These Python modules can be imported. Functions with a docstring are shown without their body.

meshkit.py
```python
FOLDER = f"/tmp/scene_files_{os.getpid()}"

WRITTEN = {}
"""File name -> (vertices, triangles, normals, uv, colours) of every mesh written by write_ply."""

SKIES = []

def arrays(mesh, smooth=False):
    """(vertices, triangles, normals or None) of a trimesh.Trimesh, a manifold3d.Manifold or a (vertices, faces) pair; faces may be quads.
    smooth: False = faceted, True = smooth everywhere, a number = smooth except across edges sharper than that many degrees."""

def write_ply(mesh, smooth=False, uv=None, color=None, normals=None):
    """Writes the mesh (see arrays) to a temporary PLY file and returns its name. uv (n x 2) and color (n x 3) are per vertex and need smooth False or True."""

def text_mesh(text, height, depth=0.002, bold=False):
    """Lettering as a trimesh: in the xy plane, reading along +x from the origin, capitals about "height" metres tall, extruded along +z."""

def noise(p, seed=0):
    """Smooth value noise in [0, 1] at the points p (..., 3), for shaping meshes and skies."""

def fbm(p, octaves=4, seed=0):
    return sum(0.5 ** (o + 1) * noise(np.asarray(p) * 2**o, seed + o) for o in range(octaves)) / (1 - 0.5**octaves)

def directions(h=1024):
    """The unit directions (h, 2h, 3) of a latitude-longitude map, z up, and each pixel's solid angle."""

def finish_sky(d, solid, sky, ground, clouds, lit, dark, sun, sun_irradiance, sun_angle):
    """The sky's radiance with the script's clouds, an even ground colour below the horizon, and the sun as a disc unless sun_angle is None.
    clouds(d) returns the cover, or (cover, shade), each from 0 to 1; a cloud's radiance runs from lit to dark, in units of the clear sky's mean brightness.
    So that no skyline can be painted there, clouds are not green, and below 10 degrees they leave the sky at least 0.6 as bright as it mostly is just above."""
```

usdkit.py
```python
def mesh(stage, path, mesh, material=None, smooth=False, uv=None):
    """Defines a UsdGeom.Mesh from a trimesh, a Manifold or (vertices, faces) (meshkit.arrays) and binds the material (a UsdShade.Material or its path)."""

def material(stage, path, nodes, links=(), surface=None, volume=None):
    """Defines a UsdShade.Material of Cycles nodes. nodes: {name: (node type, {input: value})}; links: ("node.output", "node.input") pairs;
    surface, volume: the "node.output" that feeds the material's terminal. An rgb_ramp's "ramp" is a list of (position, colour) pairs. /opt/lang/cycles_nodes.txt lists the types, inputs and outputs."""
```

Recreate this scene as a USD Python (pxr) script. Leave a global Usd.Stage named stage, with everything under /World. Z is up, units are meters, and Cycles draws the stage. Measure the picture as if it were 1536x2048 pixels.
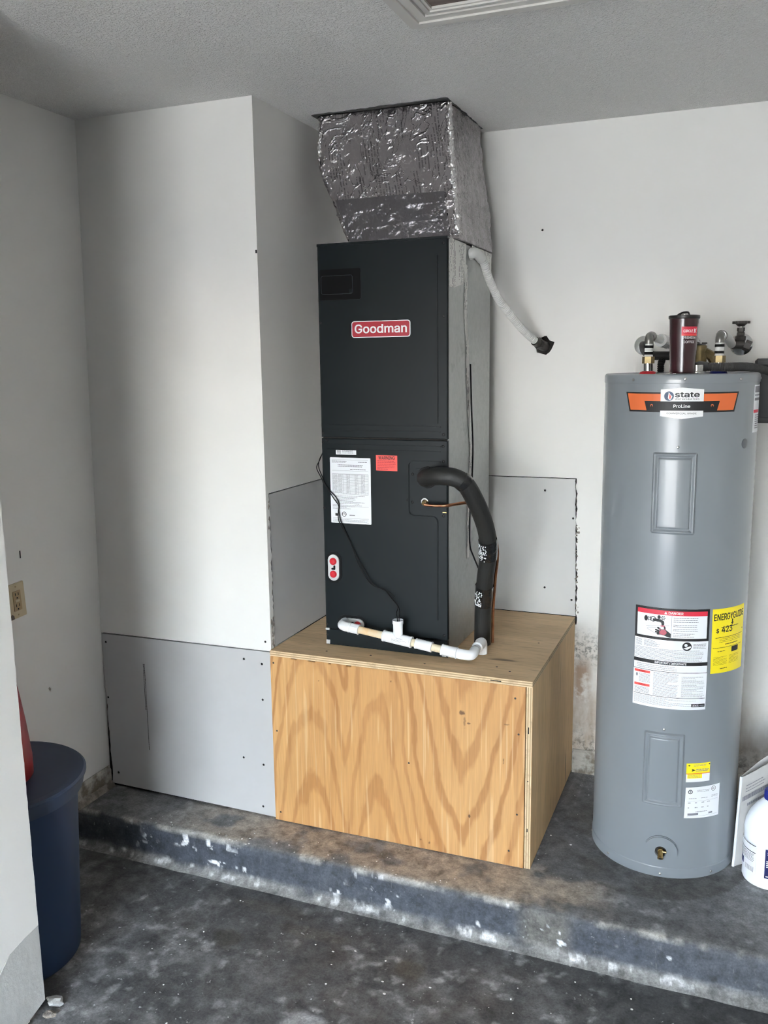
import math, re, numpy as np, trimesh, usdkit, meshkit
from shapely.geometry import Polygon, box as sbox, Point, LineString
from shapely import affinity
from pxr import Usd, UsdGeom, UsdLux, UsdShade, Gf, Sdf, Vt

stage = Usd.Stage.CreateInMemory()
UsdGeom.SetStageUpAxis(stage, 'Z'); UsdGeom.SetStageMetersPerUnit(stage, 1.0)
UsdGeom.Xform.Define(stage, '/World')
PI = math.pi
# z = 0 is the top of the raised slab, the garage floor lies STEP below it; the back wall is y = 0, the camera looks towards +y
STEP = 0.125
H = 2.44

# ---------------------------------------------------------------- camera
F_, R_, U_ = (np.array(v) for v in ((-0.366728, 0.91552759, -0.16528706), (0.92900512, 0.3698524, -0.01259696), (-0.04959895, 0.15817218, 0.98616505)))
EYE = (0.52088511, -3.35060855, 1.60682855)
cam = UsdGeom.Camera.Define(stage, '/World/camera')
cam.AddTransformOp().Set(Gf.Matrix4d(*R_, 0, *U_, 0, *(-F_), 0, *EYE, 1))
cam.CreateHorizontalApertureAttr(36.0); cam.CreateVerticalApertureAttr(48.0)
cam.CreateFocalLengthAttr(36.0 * 1776.7 / 1536)
cam.CreateClippingRangeAttr(Gf.Vec2f(0.05, 200.0))
EXPOSURE = 1.18
cam.CreateExposureAttr(EXPOSURE)

# ---------------------------------------------------------------- node graphs
class G:
    """A small builder of node graphs: node() returns 'name.output'."""
    OUT = dict(geometry='position', noise_texture='fac', voronoi_texture='distance', map_range='result', math='value', mix_color='result', mix_float='result', separate_xyz='x', combine_xyz='vector',
               mapping='vector', bump='normal', principled_bsdf='BSDF', attribute='color', rgb_ramp='color', brick_texture='color', wave_texture='fac', white_noise_texture='value', vector_math='vector', object_info='random',
               background_shader='background', sky_texture='color', fresnel='fac', transparent_bsdf='BSDF', glossy_bsdf='BSDF', mix_closure='closure', texture_coordinate='object', vector_rotate='vector')
    def __init__(s): s.nodes, s.links, s.k = {}, [], 0
    def node(s, kind, out=None, **inp):
        s.k += 1; name = f'n{s.k}'; const = {}
        for k, v in inp.items():
            if isinstance(v, str) and re.match(r'^n\d+\.', v): s.links.append((v, f'{name}.{k}'))
            else: const[k] = v
        s.nodes[name] = (kind, const)
        return f'{name}.{out or s.OUT[kind]}'
    def pos(s): return s.node('geometry')
    def xyz(s, v):
        r = s.node('separate_xyz', vector=v); b = r.split('.')[0]
        return b + '.x', b + '.y', b + '.z'
    def scaled(s, v, sc, loc=(0, 0, 0)): return s.node('mapping', vector=v, scale=sc, location=loc)
    def noise(s, v, scale, detail=3, rough=.5, dist=0.0): return s.node('noise_texture', vector=v, scale=scale, detail=detail, roughness=rough, distortion=dist)
    def mr(s, v, a, b, c=0.0, d=1.0): return s.node('map_range', value=v, from_min=a, from_max=b, to_min=c, to_max=d, clamp=True)
    def m(s, op, a, b=0.5, clamp=False): return s.node('math', math_type=op, value1=a, value2=b, use_clamp=clamp)
    def mix(s, f, a, b, blend='mix'): return s.node('mix_color', blend_type=blend, fac=f, a=a, b=b)
    def build(s, name, surface): return usdkit.material(stage, '/World/Looks/' + name, s.nodes, s.links, surface=surface)

def srgb(*c):
    c = np.array(c if len(c) > 1 else c * 3, float) / 255
    return tuple(np.where(c < .04045, c / 12.92, ((c + .055) / 1.055) ** 2.4))

# ---------------------------------------------------------------- sky, daylight through the open garage door
g = G()
sky = g.node('sky_texture', sky_type='multiple_scattering', sun_disc=False, sun_elevation=0.75, sun_rotation=2.6, aerosol_density=2.0)
skymat = g.build('sky', g.node('background_shader', color=g.mix(0.5, sky, (9.4, 9.1, 8.8)), strength=1.0))
dome = UsdLux.DomeLight.Define(stage, '/World/sky')
UsdShade.MaterialBindingAPI.Apply(dome.GetPrim()).Bind(skymat)

# ---------------------------------------------------------------- materials
MATS = {}
def mat(name, color, rough=.5, metal=0.0, layers=(), bump=None, spec=.5, coat=0.0, sub=None, vcol=False, obj=False, rough_noise=None):
    """layers: (scale, (sx,sy,sz), lo, hi, colour, strength) blends of noise; bump: (scale, (sx,sy,sz), strength, distance, detail)."""
    g = G(); p = g.node('texture_coordinate') if obj else g.pos()
    c = g.node('attribute', attribute='Cd') if vcol else color
    for sc, st, lo, hi, col, k in layers:
        f = g.mr(g.noise(g.scaled(p, st), sc, 4, .6), lo, hi, 0, k)
        c = g.mix(f, c, col)
    kw = dict(base_color=c, roughness=rough, metallic=metal, specular_ior_level=spec)
    if rough_noise:
        kw['roughness'] = g.mr(g.noise(p, rough_noise[0], 3), .3, .7, rough_noise[1], rough_noise[2])
    if coat: kw.update(coat_weight=coat, coat_roughness=.08)
    if sub: kw.update(subsurface_weight=sub[0], subsurface_radius=sub[1], subsurface_scale=sub[2])
    if bump:
        kw['normal'] = g.node('bump', height=g.noise(g.scaled(p, bump[1]), bump[0], bump[4], .6), strength=bump[2], distance=bump[3])
    MATS[name] = g.build(name, g.node('principled_bsdf', **kw)); return MATS[name]

I3 = (1, 1, 1)
WALL = (.80, .785, .75)
mat('wall_paint', WALL, .62, layers=[(3, I3, .45, .75, (.74, .725, .69), .5)], bump=(140, I3, .12, .002, 3))
mat('side_wall_paint', (.68, .655, .61), .85, layers=[(4, (1, 1, .2), .4, .7, (.60, .575, .53), .7)])
mat('patch_board', (.50, .495, .49), .8, layers=[(5, I3, .4, .7, (.46, .455, .45), .6)], bump=(260, I3, .1, .001, 2))
mat('patch_board_warm', (.62, .615, .60), .8, layers=[(4, I3, .4, .7, (.56, .555, .54), .6)], bump=(260, I3, .1, .001, 2))
mat('joint_compound', (.50, .50, .48), .85, layers=[(30, (1, 1, .3), .4, .7, (.40, .40, .385), .7)], bump=(60, I3, .3, .004, 4))
mat('torn_edge', (.36, .32, .27), .95, layers=[(40, I3, .4, .6, (.16, .14, .12), .8)], bump=(90, I3, .8, .006, 4))
mat('gap_dark', (.018, .016, .014), .95)
mat('white_trim', (.62, .60, .56), .5, bump=(60, (1, 1, 4), .1, .002, 2))
mat('dirty_trim', (.52, .49, .43), .6, layers=[(16, I3, .45, .6, (.16, .13, .09), .9)], bump=(50, I3, .4, .006, 4))
mat('hatch_board', (.22, .175, .15), .7, layers=[(6, (1, 6, 1), .4, .7, (.13, .10, .085), .8)])
mat('black_metal', srgb(23, 28, 30), .27, spec=.22, layers=[(7, I3, .4, .8, srgb(27, 32, 34), .6)], bump=(500, I3, .04, .0006, 2))
mat('black_plastic', srgb(16, 17, 18), .42, spec=.15)
mat('cover_black', srgb(7, 7, 8), .5, spec=.12)
mat('bead_metal', srgb(46, 52, 55), .25, spec=.3)
mat('rubber_black', srgb(14, 14, 14), .6, spec=.2)
mat('screw_black', srgb(14, 14, 15), .4, .5)
mat('galvanized', (.45, .465, .45), .42, .6, layers=[(55, I3, .42, .6, (.40, .415, .40), .6), (5, (1, 1, 1.2), .60, .74, (.12, .12, .115), .7)], rough_noise=(30, .36, .5))
mat('steel', (.62, .62, .60), .25, 1.0)
mat('chrome', (.80, .80, .79), .08, 1.0)
mat('elbow_metal', (.20, .195, .18), .35, .7)
mat('plug_grey', (.11, .12, .13), .4)
mat('dull_iron', (.050, .046, .042), .45, .4, bump=(120, I3, .3, .002, 3))
mat('brass', (.50, .36, .15), .3, 1.0, layers=[(40, I3, .4, .7, (.28, .20, .09), .7)])
mat('old_brass', (.26, .20, .10), .4, .8, layers=[(40, I3, .4, .7, (.14, .11, .06), .7)])
mat('copper', (.50, .235, .13), .32, 1.0, layers=[(30, I3, .45, .7, (.20, .09, .06), .8)])
mat('pvc_white', (.80, .80, .80), .32)
mat('pvc_aged', (.72, .62, .44), .38, layers=[(14, (1, 1, 1), .5, .68, (.74, .47, .22), .8), (38, I3, .62, .72, (.30, .24, .15), .7)])
mat('flex_white', (.66, .66, .63), .45)
mat('foam_black', srgb(27, 27, 26), .55, bump=(90, I3, .25, .003, 3))
mat('tape_black', srgb(17, 17, 18), .18, coat=.6, bump=(46, I3, .7, .008, 3))
mat('tape_silver', (.8, .8, .8), .22, .8)
mat('conduit_grey', srgb(62, 62, 61), .5)
mat('box_grey', srgb(58, 59, 60), .55, bump=(300, I3, .1, .001, 2))
mat('tank_grey', (.205, .224, .243), .28, coat=.35, bump=(10, I3, .02, .004, 2))
mat('tumbler_plum', srgb(44, 15, 22), .22, coat=.6)
mat('tumbler_lid', srgb(30, 28, 28), .35)
mat('jug_white', (.80, .83, .88), .36, sub=(.25, (1, 1, 1), .01))
mat('cap_blue', srgb(18, 30, 110), .35)
mat('print_navy', srgb(16, 24, 84), .4)
mat('bin_blue', srgb(34, 56, 88), .5, bump=(160, I3, .15, .001, 2))
mat('lid_blue', srgb(50, 62, 84), .5, layers=[(9, I3, .5, .75, srgb(62, 72, 90), .7)], bump=(160, I3, .15, .001, 2))
mat('red_plastic', srgb(150, 26, 34), .4)
mat('plug_red', srgb(205, 34, 46), .35)
mat('port_grey', (.60, .60, .59), .45)
mat('outlet_ivory', srgb(196, 180, 146), .45)
mat('outlet_tan', srgb(166, 142, 104), .45)
mat('paper_white', (.80, .81, .84), .5)
mat('paper_grey', (.56, .55, .53), .75, layers=[(8, I3, .4, .7, (.46, .45, .43), .6)])
mat('print_black', srgb(22, 22, 24), .5)
mat('print_grey', srgb(128, 128, 134), .6)
mat('print_light', srgb(172, 172, 176), .6)
mat('print_white', (.86, .86, .86), .45)
mat('print_red', srgb(214, 50, 70), .45)
mat('warn_orange', srgb(240, 84, 76), .45)
mat('badge_red', srgb(168, 28, 46), .35)
mat('logo_orange', srgb(222, 112, 62), .4)
mat('logo_blue', srgb(36, 64, 100), .4)
mat('guide_yellow', srgb(248, 226, 40), .45)
mat('flesh_print', srgb(190, 90, 104), .5)
mat('paint_chip', (.78, .77, .74), .7)
mat('driveway', (.68, .610, .505), .9, layers=[(1.5, I3, .4, .7, (.60, .555, .485), .6)])

# back wall: painted plaster with mildew and water stains low down
g = G(); p = g.pos(); x, y, z = g.xyz(p)
c = g.mix(g.mr(g.noise(p, 3, 3), .45, .75, 0, .5), WALL, (.75, .735, .70))
near = g.m('multiply', g.mr(z, .62, .30), g.mr(x, .24, .02))
low = g.mr(z, .46, .10)
st = g.m('maximum', g.m('multiply', near, .9), g.m('multiply', low, .8))
brown = g.m('multiply', st, g.mr(g.noise(g.scaled(p, (1, 1, .55)), 8, 5, .6), .33, .60))
c = g.mix(brown, c, (.36, .26, .165))
b2 = g.m('multiply', g.m('multiply', g.mr(g.m('absolute', g.m('subtract', x, -.002)), .045, .015), g.mr(g.m('absolute', g.m('subtract', z, .375)), .11, .05)), g.mr(g.noise(p, 20, 4, .6), .38, .52))
c = g.mix(g.m('multiply', b2, .8), c, (.33, .20, .11))
mold = g.m('multiply', g.m('multiply', g.m('multiply', g.mr(z, .60, .50), g.mr(z, .42, .50)), g.mr(x, .2, .05)), g.mr(g.noise(p, 60, 5, .7), .46, .60))
c = g.mix(g.m('multiply', mold, .8), c, (.07, .07, .055))
g2 = g.m('multiply', g.mr(z, .22, .09), g.mr(g.noise(p, 28, 4, .7), .48, .60))
c = g.mix(g.m('multiply', g2, .85), c, (.09, .075, .055))
MATS['back_paint'] = g.build('back_paint', g.node('principled_bsdf', base_color=c, roughness=.62, normal=g.node('bump', height=g.noise(p, 140, 3), strength=.12, distance=.002)))

# ceiling: sprayed popcorn texture
g = G(); p = g.pos()
hgt = g.m('add', g.mr(g.noise(p, 110, 4, .65), .45, .70), g.mr(g.node('voronoi_texture', vector=p, scale=120.0), .05, .40, .8, 0))
c = g.mix(g.mr(g.noise(p, 190, 3, .6), .60, .68, 0, .8), (.78, .77, .745), (.95, .945, .93))
c = g.mix(g.mr(g.noise(p, 230, 3, .6, 0), .30, .42, .45, 0), c, (.55, .545, .52))
MATS['popcorn'] = g.build('popcorn', g.node('principled_bsdf', base_color=c, roughness=.9, normal=g.node('bump', height=hgt, strength=.55, distance=.010)))

# concrete, the wide tones come from the mesh (Cd), the grain from noise
def concrete(name, speck):
    g = G(); p = g.pos(); c = g.node('attribute', attribute='Cd')
    n1 = g.mr(g.noise(p, 22, 6, .74), .30, .72, .42, 1.72)
    c = g.mix(1.0, c, g.node('combine_xyz', x=n1, y=n1, z=n1), 'multiply')
    n2 = g.mr(g.noise(p, 150, 4, .7), .3, .7, .72, 1.3)
    c = g.mix(1.0, c, g.node('combine_xyz', x=n2, y=n2, z=n2), 'multiply')
    scr = g.mr(g.noise(g.scaled(g.node('vector_rotate', rotate_type='z_axis', vector=p, angle=.7), (1, 9, 1)), 16, 5, .75, .6), .63, .70, 0, .30)
    c = g.mix(scr, c, (.34, .34, .335))
    fl = g.m('multiply', g.mr(g.noise(p, 75, 3, .5), .68, .72), g.mr(g.noise(p, 5, 2), .48, .62))
    c = g.mix(g.m('multiply', fl, speck), c, (.62, .62, .62))
    r = g.mr(g.noise(p, 9, 4), .3, .7, .42, .72)
    MATS[name] = g.build(name, g.node('principled_bsdf', base_color=c, roughness=r, specular_ior_level=.45, normal=g.node('bump', height=g.noise(p, 70, 5, .7), strength=.35, distance=.004)))
concrete('garage_concrete', .75)
concrete('slab_concrete', .6)

# plywood
MATS['ply_face'] = None
g = G(); p = g.pos(); c = g.node('attribute', attribute='Cd')
st = g.mr(g.noise(g.scaled(p, (1, 1, .035)), 260, 3, .6), .3, .7, .90, 1.08)
c = g.mix(1.0, c, g.node('combine_xyz', x=st, y=st, z=st), 'multiply')
MATS['ply_face'] = g.build('ply_face', g.node('principled_bsdf', base_color=c, roughness=.55, normal=g.node('bump', height=g.noise(g.scaled(p, (1, 1, .04)), 200, 3), strength=.12, distance=.001)))
def ply_plain(name, st, c0, c1, c2):
    g = G(); p = g.scaled(g.pos(), st)
    c = g.mix(g.mr(g.noise(p, 7, 5, .6, .4), .35, .65), c0, c1)
    c = g.mix(g.mr(g.noise(p, 60, 4, .6), .5, .72, 0, .6), c, c2)
    c = g.mix(g.mr(g.noise(g.scaled(p, (1, 1, 1), (3.1, 1.7, .4)), 14, 2, .4), .70, .74, 0, .8), c, tuple(.35 * v for v in c2))
    MATS[name] = g.build(name, g.node('principled_bsdf', base_color=c, roughness=.6, normal=g.node('bump', height=g.noise(p, 90, 3), strength=.15, distance=.0015)))
ply_plain('ply_top', (.22, 1.6, 1), (.76, .53, .305), (.60, .41, .225), (.38, .25, .14))
ply_plain('ply_side', (1, 1.6, .16), (.86, .58, .30), (.72, .48, .24), (.54, .35, .17))
def ply_edge(name, axis, lo, hi):
    g = G(); p = g.pos(); q = g.xyz(p)[axis]
    w = g.m('sine', g.m('multiply', g.m('subtract', q, lo), 2 * PI * 2.5 / (hi - lo)))
    c = g.mix(g.mr(w, -.4, .4), (.40, .27, .145), (.74, .56, .34))
    c = g.mix(g.mr(g.noise(p, 24, 4, .7), .52, .68, 0, .6), c, (.33, .22, .12))
    MATS[name] = g.build(name, g.node('principled_bsdf', base_color=c, roughness=.65, normal=g.node('bump', height=g.noise(p, 120, 3), strength=.3, distance=.002)))
ply_edge('ply_edge_top', 2, .6130, .6319)
ply_edge('ply_edge_side', 0, -.050, -.031)

# aluminium foil facing with its printed lines
def foil(name, base, rough, wr, metal, ink, th):
    """Aluminium facing with rows of small print running upright, and creases."""
    g = G(); p = g.pos(); x, y, z = g.xyz(p)
    u = g.m('add', x, y)
    K = 95.0
    row = g.m('floor', g.m('multiply', u, K))
    word = g.node('white_noise_texture', vector=g.node('combine_xyz', x=row, y=g.m('floor', g.m('multiply', z, 46.0)), z=0.0))
    glyph = g.node('white_noise_texture', vector=g.node('combine_xyz', x=row, y=g.m('floor', g.m('multiply', z, 330.0)), z=2.0))
    rows = g.node('white_noise_texture', vector=g.node('combine_xyz', x=g.m('floor', g.m('multiply', u, K / 3)), y=g.m('floor', g.m('multiply', z, 9.0)), z=7.0))
    col = g.m('less_than', g.m('fraction', g.m('multiply', u, K)), .42)
    f = g.m('multiply', g.m('multiply', g.m('greater_than', word, .30), g.m('greater_than', rows, th)), g.m('multiply', col, g.m('greater_than', glyph, .25)))
    c = g.mix(g.m('multiply', f, ink), base, tuple(.18 * v for v in base))
    nn = g.noise(g.scaled(p, (1, 1, .5)), 15, 5, .62, 1.3)
    cr = g.noise(g.scaled(p, (1, 1, .7), (3, 1, 2)), 8, 3, .55, 2.2)
    crease = g.m('power', g.m('subtract', 1.0, g.m('absolute', g.m('multiply', g.m('subtract', cr, .5), 2.2)), True), 22.0)
    h = g.m('add', g.m('add', g.m('multiply', g.m('absolute', g.m('subtract', nn, .5)), 1.5), g.m('multiply', g.noise(p, 75, 3, .6, .5), .25)), g.m('multiply', crease, .55))
    MATS[name] = g.build(name, g.node('principled_bsdf', base_color=c, metallic=metal, roughness=rough, normal=g.node('bump', height=h, strength=wr, distance=.014)))
foil('foil_wrap', (.42, .395, .40), .17, .55, .93, .62, .42)
foil('foil_tape', (.76, .745, .71), .42, .25, .10, .85, .35)
mat('foil_crease', (.82, .80, .79), .20, .95, bump=(55, I3, .7, .012, 4))
mat('duct_tape_dark', (.22, .21, .22), .15, .95, bump=(30, (1, 1, .6), .75, .014, 5))

# ---------------------------------------------------------------- scene prims
USED = {}
def numbered(path):
    n = USED.get(path, -1) + 1; USED[path] = n
    return path if n == 0 else f'{path}_{n:03d}'
def keys(prim, label=None, cat=None, group=None, kind=None):
    for k, v in (('label', label), ('category', cat), ('group', group), ('kind', kind)):
        if v: prim.SetCustomDataByKey(k, v)
def put(path, mesh, m, smooth=False, cd=None, **kw):
    path = numbered(path)
    o = usdkit.mesh(stage, path, mesh, MATS[m], smooth=smooth)
    if cd is not None:
        UsdGeom.PrimvarsAPI(o).CreatePrimvar('Cd', Sdf.ValueTypeNames.Color3fArray, 'vertex').Set(Vt.Vec3fArray.FromNumpy(np.asarray(cd, np.float32)))
    keys(o.GetPrim(), **kw); return o.GetPrim()
def as_mesh(m):
    if isinstance(m, (list, tuple)) and len(m) and isinstance(m[0], trimesh.Trimesh): return trimesh.util.concatenate(list(m))
    if hasattr(m, 'to_mesh'):
        k = m.to_mesh(); return trimesh.Trimesh(k.vert_properties[:, :3], k.tri_verts, process=False)
    return m
class Thing:
    """An Xform at the thing's base; meshes are given in world coordinates."""
    def __init__(s, name, loc, label=None, cat=None, group=None, kind=None):
        s.path = numbered('/World/' + name); s.loc = np.array(loc, float)
        x = UsdGeom.Xform.Define(stage, s.path); x.AddTranslateOp().Set(Gf.Vec3d(*map(float, loc)))
        keys(x.GetPrim(), label, cat, group, kind)
    def part(s, name, mesh, m, smooth=30, parent=None, cd=None, **kw):
        mesh = as_mesh(mesh).copy(); mesh.apply_translation(-s.loc)
        base = str(parent.GetPath()) if parent is not None else s.path
        return put(f'{base}/{name}', mesh, m, smooth, cd, **kw)
def solid(name, mesh, m, smooth=30, **kw): return put('/World/' + name, as_mesh(mesh), m, smooth, **kw)

# ---------------------------------------------------------------- shapes
def bx(x0, x1, y0, y1, z0, z1, b=0.0):
    """A box, its edges chamfered by b."""
    if b <= 0:
        m = trimesh.creation.box([x1 - x0, y1 - y0, z1 - z0]); m.apply_translation([(x0 + x1) / 2, (y0 + y1) / 2, (z0 + z1) / 2]); return m
    pts = []
    for i in (0, 1):
        for j in (0, 1):
            for k in (0, 1):
                c = np.array([(x0, x1)[i], (y0, y1)[j], (z0, z1)[k]]); d = np.array([1 - 2 * i, 1 - 2 * j, 1 - 2 * k]) * b
                pts += [c + d * (0, 1, 1), c + d * (1, 0, 1), c + d * (1, 1, 0)]
    return trimesh.Trimesh(np.array(pts)).convex_hull
def spline(P, n=8):
    P = np.asarray(P, float); Q = np.vstack([2 * P[0] - P[1], P, 2 * P[-1] - P[-2]]); out = []
    for i in range(1, len(Q) - 2):
        a, b, c, d = Q[i - 1:i + 3]
        for t in np.linspace(0, 1, n, endpoint=False):
            out.append(.5 * ((2 * b) + (c - a) * t + (2 * a - 5 * b + 4 * c - d) * t * t + (3 * b - a - 3 * c + d) * t ** 3))
    return np.array(out + [P[-1]])
def tube(P, r, sides=14, caps=True):
    P = np.asarray(P, float); n = len(P); r = np.broadcast_to(np.asarray(r, float), (n,))
    T = np.gradient(P, axis=0); T /= np.linalg.norm(T, axis=1, keepdims=True)
    a = np.cross(T[0], [0, 0, 1.0] if abs(T[0][2]) < .9 else [1.0, 0, 0]); a /= np.linalg.norm(a); A = []
    for t in T:
        a = a - t * (a @ t); a /= np.linalg.norm(a); A.append(a)
    A = np.array(A); B = np.cross(T, A); th = np.arange(sides) * 2 * PI / sides
    V = (P[:, None] + r[:, None, None] * (np.cos(th)[None, :, None] * A[:, None] + np.sin(th)[None, :, None] * B[:, None])).reshape(-1, 3)
    i, j = np.meshgrid(np.arange(n - 1), np.arange(sides), indexing='ij'); i, j = i.ravel(), j.ravel(); k = (j + 1) % sides
    F = np.vstack([np.stack([i * sides + j, i * sides + k, (i + 1) * sides + k], 1), np.stack([i * sides + j, (i + 1) * sides + k, (i + 1) * sides + j], 1)])
    if caps:
        V = np.vstack([V, P[0], P[-1]]); c0, c1 = len(V) - 2, len(V) - 1; j = np.arange(sides); k = (j + 1) % sides; e = (n - 1) * sides
        F = np.vstack([F, np.stack([np.full(sides, c0), k, j], 1), np.stack([np.full(sides, c1), e + j, e + k], 1)])
    return trimesh.Trimesh(V, F, process=False)
def rod(a, b, r, sides=18): return tube([a, b], r, sides)
def lathe(prof, c, n=64, axis=None):
    """Revolves (radius, height) pairs about the z axis (or about axis) through c."""
    m = trimesh.creation.revolve(np.array(prof, float), sections=n)
    if axis is not None: m.apply_transform(trimesh.geometry.align_vectors([0, 0, 1], np.array(axis, float)))
    m.apply_translation(c); return m
def hexnut(c, r, h, axis=(0, 0, 1)):
    m = trimesh.creation.cylinder(r, h, sections=6); m.apply_transform(trimesh.geometry.align_vectors([0, 0, 1], np.array(axis, float))); m.apply_translation(c); return m
def dome(c, r, h, axis, n=14):
    m = lathe([(0, 0), (r, 0), (r, h * .35), (r * .8, h * .8), (r * .4, h), (0, h)], (0, 0, 0), n); m.apply_transform(trimesh.geometry.align_vectors([0, 0, 1], np.array(axis, float))); m.apply_translation(c); return m
def prism(poly, d):
    gs = [q for q in getattr(poly, 'geoms', [poly]) if q.area > 1e-12]
    return trimesh.util.concatenate([trimesh.creation.extrude_polygon(q, d, engine='earcut') for q in gs])
def rrect(x0, x1, y0, y1, r): return sbox(x0 + r, y0 + r, x1 - r, y1 - r).buffer(r, quad_segs=5)
def front(m, y):
    """Shapes drawn in (x, z), standing out of the plane y towards the camera."""
    m = as_mesh(m).copy(); v = np.array(m.vertices); m.vertices = np.stack([v[:, 0], y - v[:, 2], v[:, 1]], 1); return m
def side(m, x, s=1):
    """Shapes drawn in (y, z), standing out of the plane x towards +x."""
    m = as_mesh(m).copy(); v = np.array(m.vertices); m.vertices = np.stack([x + s * v[:, 2], v[:, 0], v[:, 1]], 1)
    if s < 0: m.invert()
    return m
def text(t, h, x=0.0, y=0.0, depth=.0004, bold=False, center=True, width=None, base=0.0):
    m = meshkit.text_mesh(t, h, depth, bold); v = np.array(m.vertices); w = np.ptp(v[:, 0])
    if width: v[:, 0] *= width / w
    v[:, 0] += x - (v[:, 0].min() + v[:, 0].max()) / 2 if center else x - v[:, 0].min()
    v[:, 1] += y; v[:, 2] += base; m.vertices = v; return m
def flat(x0, x1, y0, y1, z):
    return trimesh.Trimesh([[x0, y0, z], [x1, y0, z], [x1, y1, z], [x0, y1, z]], [[0, 1, 2], [0, 2, 3]], process=False)
def lines(x0, x1, y0, y1, n, rng, z=.0005, th=.45, full=.9):
    """n lines of small print as broken words."""
    out = []; dy = (y1 - y0) / n
    for i in range(n):
        yy = y1 - (i + .5) * dy; x = x0; end = x0 + (x1 - x0) * (rng.uniform(.45, .8) if rng.random() > full else rng.uniform(.92, 1))
        while x < end - .0015:
            w = min(rng.uniform(.0025, .0085), end - x); out.append(flat(x, x + w, yy - dy * th / 2, yy + dy * th / 2, z)); x += w + .0011
    return trimesh.util.concatenate(out)

# ---------------------------------------------------------------- the room
def grid_sheet(xs, ys, zfun):
    X, Y = np.meshgrid(xs, ys, indexing='ij'); V = np.stack([X, Y, zfun(X, Y)], -1).reshape(-1, 3); nx, ny = len(xs), len(ys)
    i, j = np.meshgrid(np.arange(nx - 1), np.arange(ny - 1), indexing='ij'); a = (i * ny + j).ravel()
    return V, np.vstack([np.stack([a, a + ny, a + ny + 1], 1), np.stack([a, a + ny + 1, a + 1], 1)])
def lerp(a, b, f): return a + (np.asarray(b) - a) * f[..., None]
def sm(x, a, b):
    t = np.clip((x - a) / (b - a), 0, 1); return t * t * (3 - 2 * t)

XR, YF = 4.4, -6.6                                     # right wall, front wall
edge_y = lambda x: -.9501 - .0083 * x
# garage floor
xs = np.concatenate([np.linspace(-1.75, -1.4, 12), np.linspace(-1.39, 1.05, 420), np.linspace(1.1, XR + .1, 24)])
ys = np.concatenate([np.linspace(YF - .2, -2.8, 40), np.linspace(-2.78, -.90, 330)])
V, F = grid_sheet(xs, ys, lambda X, Y: np.full(X.shape, -STEP))
P3 = np.stack([V[:, 0], V[:, 1], 0 * V[:, 0]], 1)
n1, n2, n3 = meshkit.fbm(P3 * 2.2, 4, 3), meshkit.fbm(P3 * 9, 4, 11), meshkit.fbm(P3 * 26, 3, 21)
cd = np.full((len(V), 3), .088) * np.array([1, 1.01, 1.01])
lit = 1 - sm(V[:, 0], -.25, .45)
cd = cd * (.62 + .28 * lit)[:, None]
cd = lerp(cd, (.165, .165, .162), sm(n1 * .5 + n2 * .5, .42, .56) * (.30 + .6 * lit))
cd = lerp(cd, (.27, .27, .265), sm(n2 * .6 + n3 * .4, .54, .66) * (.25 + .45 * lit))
cd = lerp(cd, (.042, .042, .041), sm(n2, .54, .70) * .7)
cd = lerp(cd, (.34, .34, .335), sm(n3 * .7 + n1 * .3, .60, .70) * .55)
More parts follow.
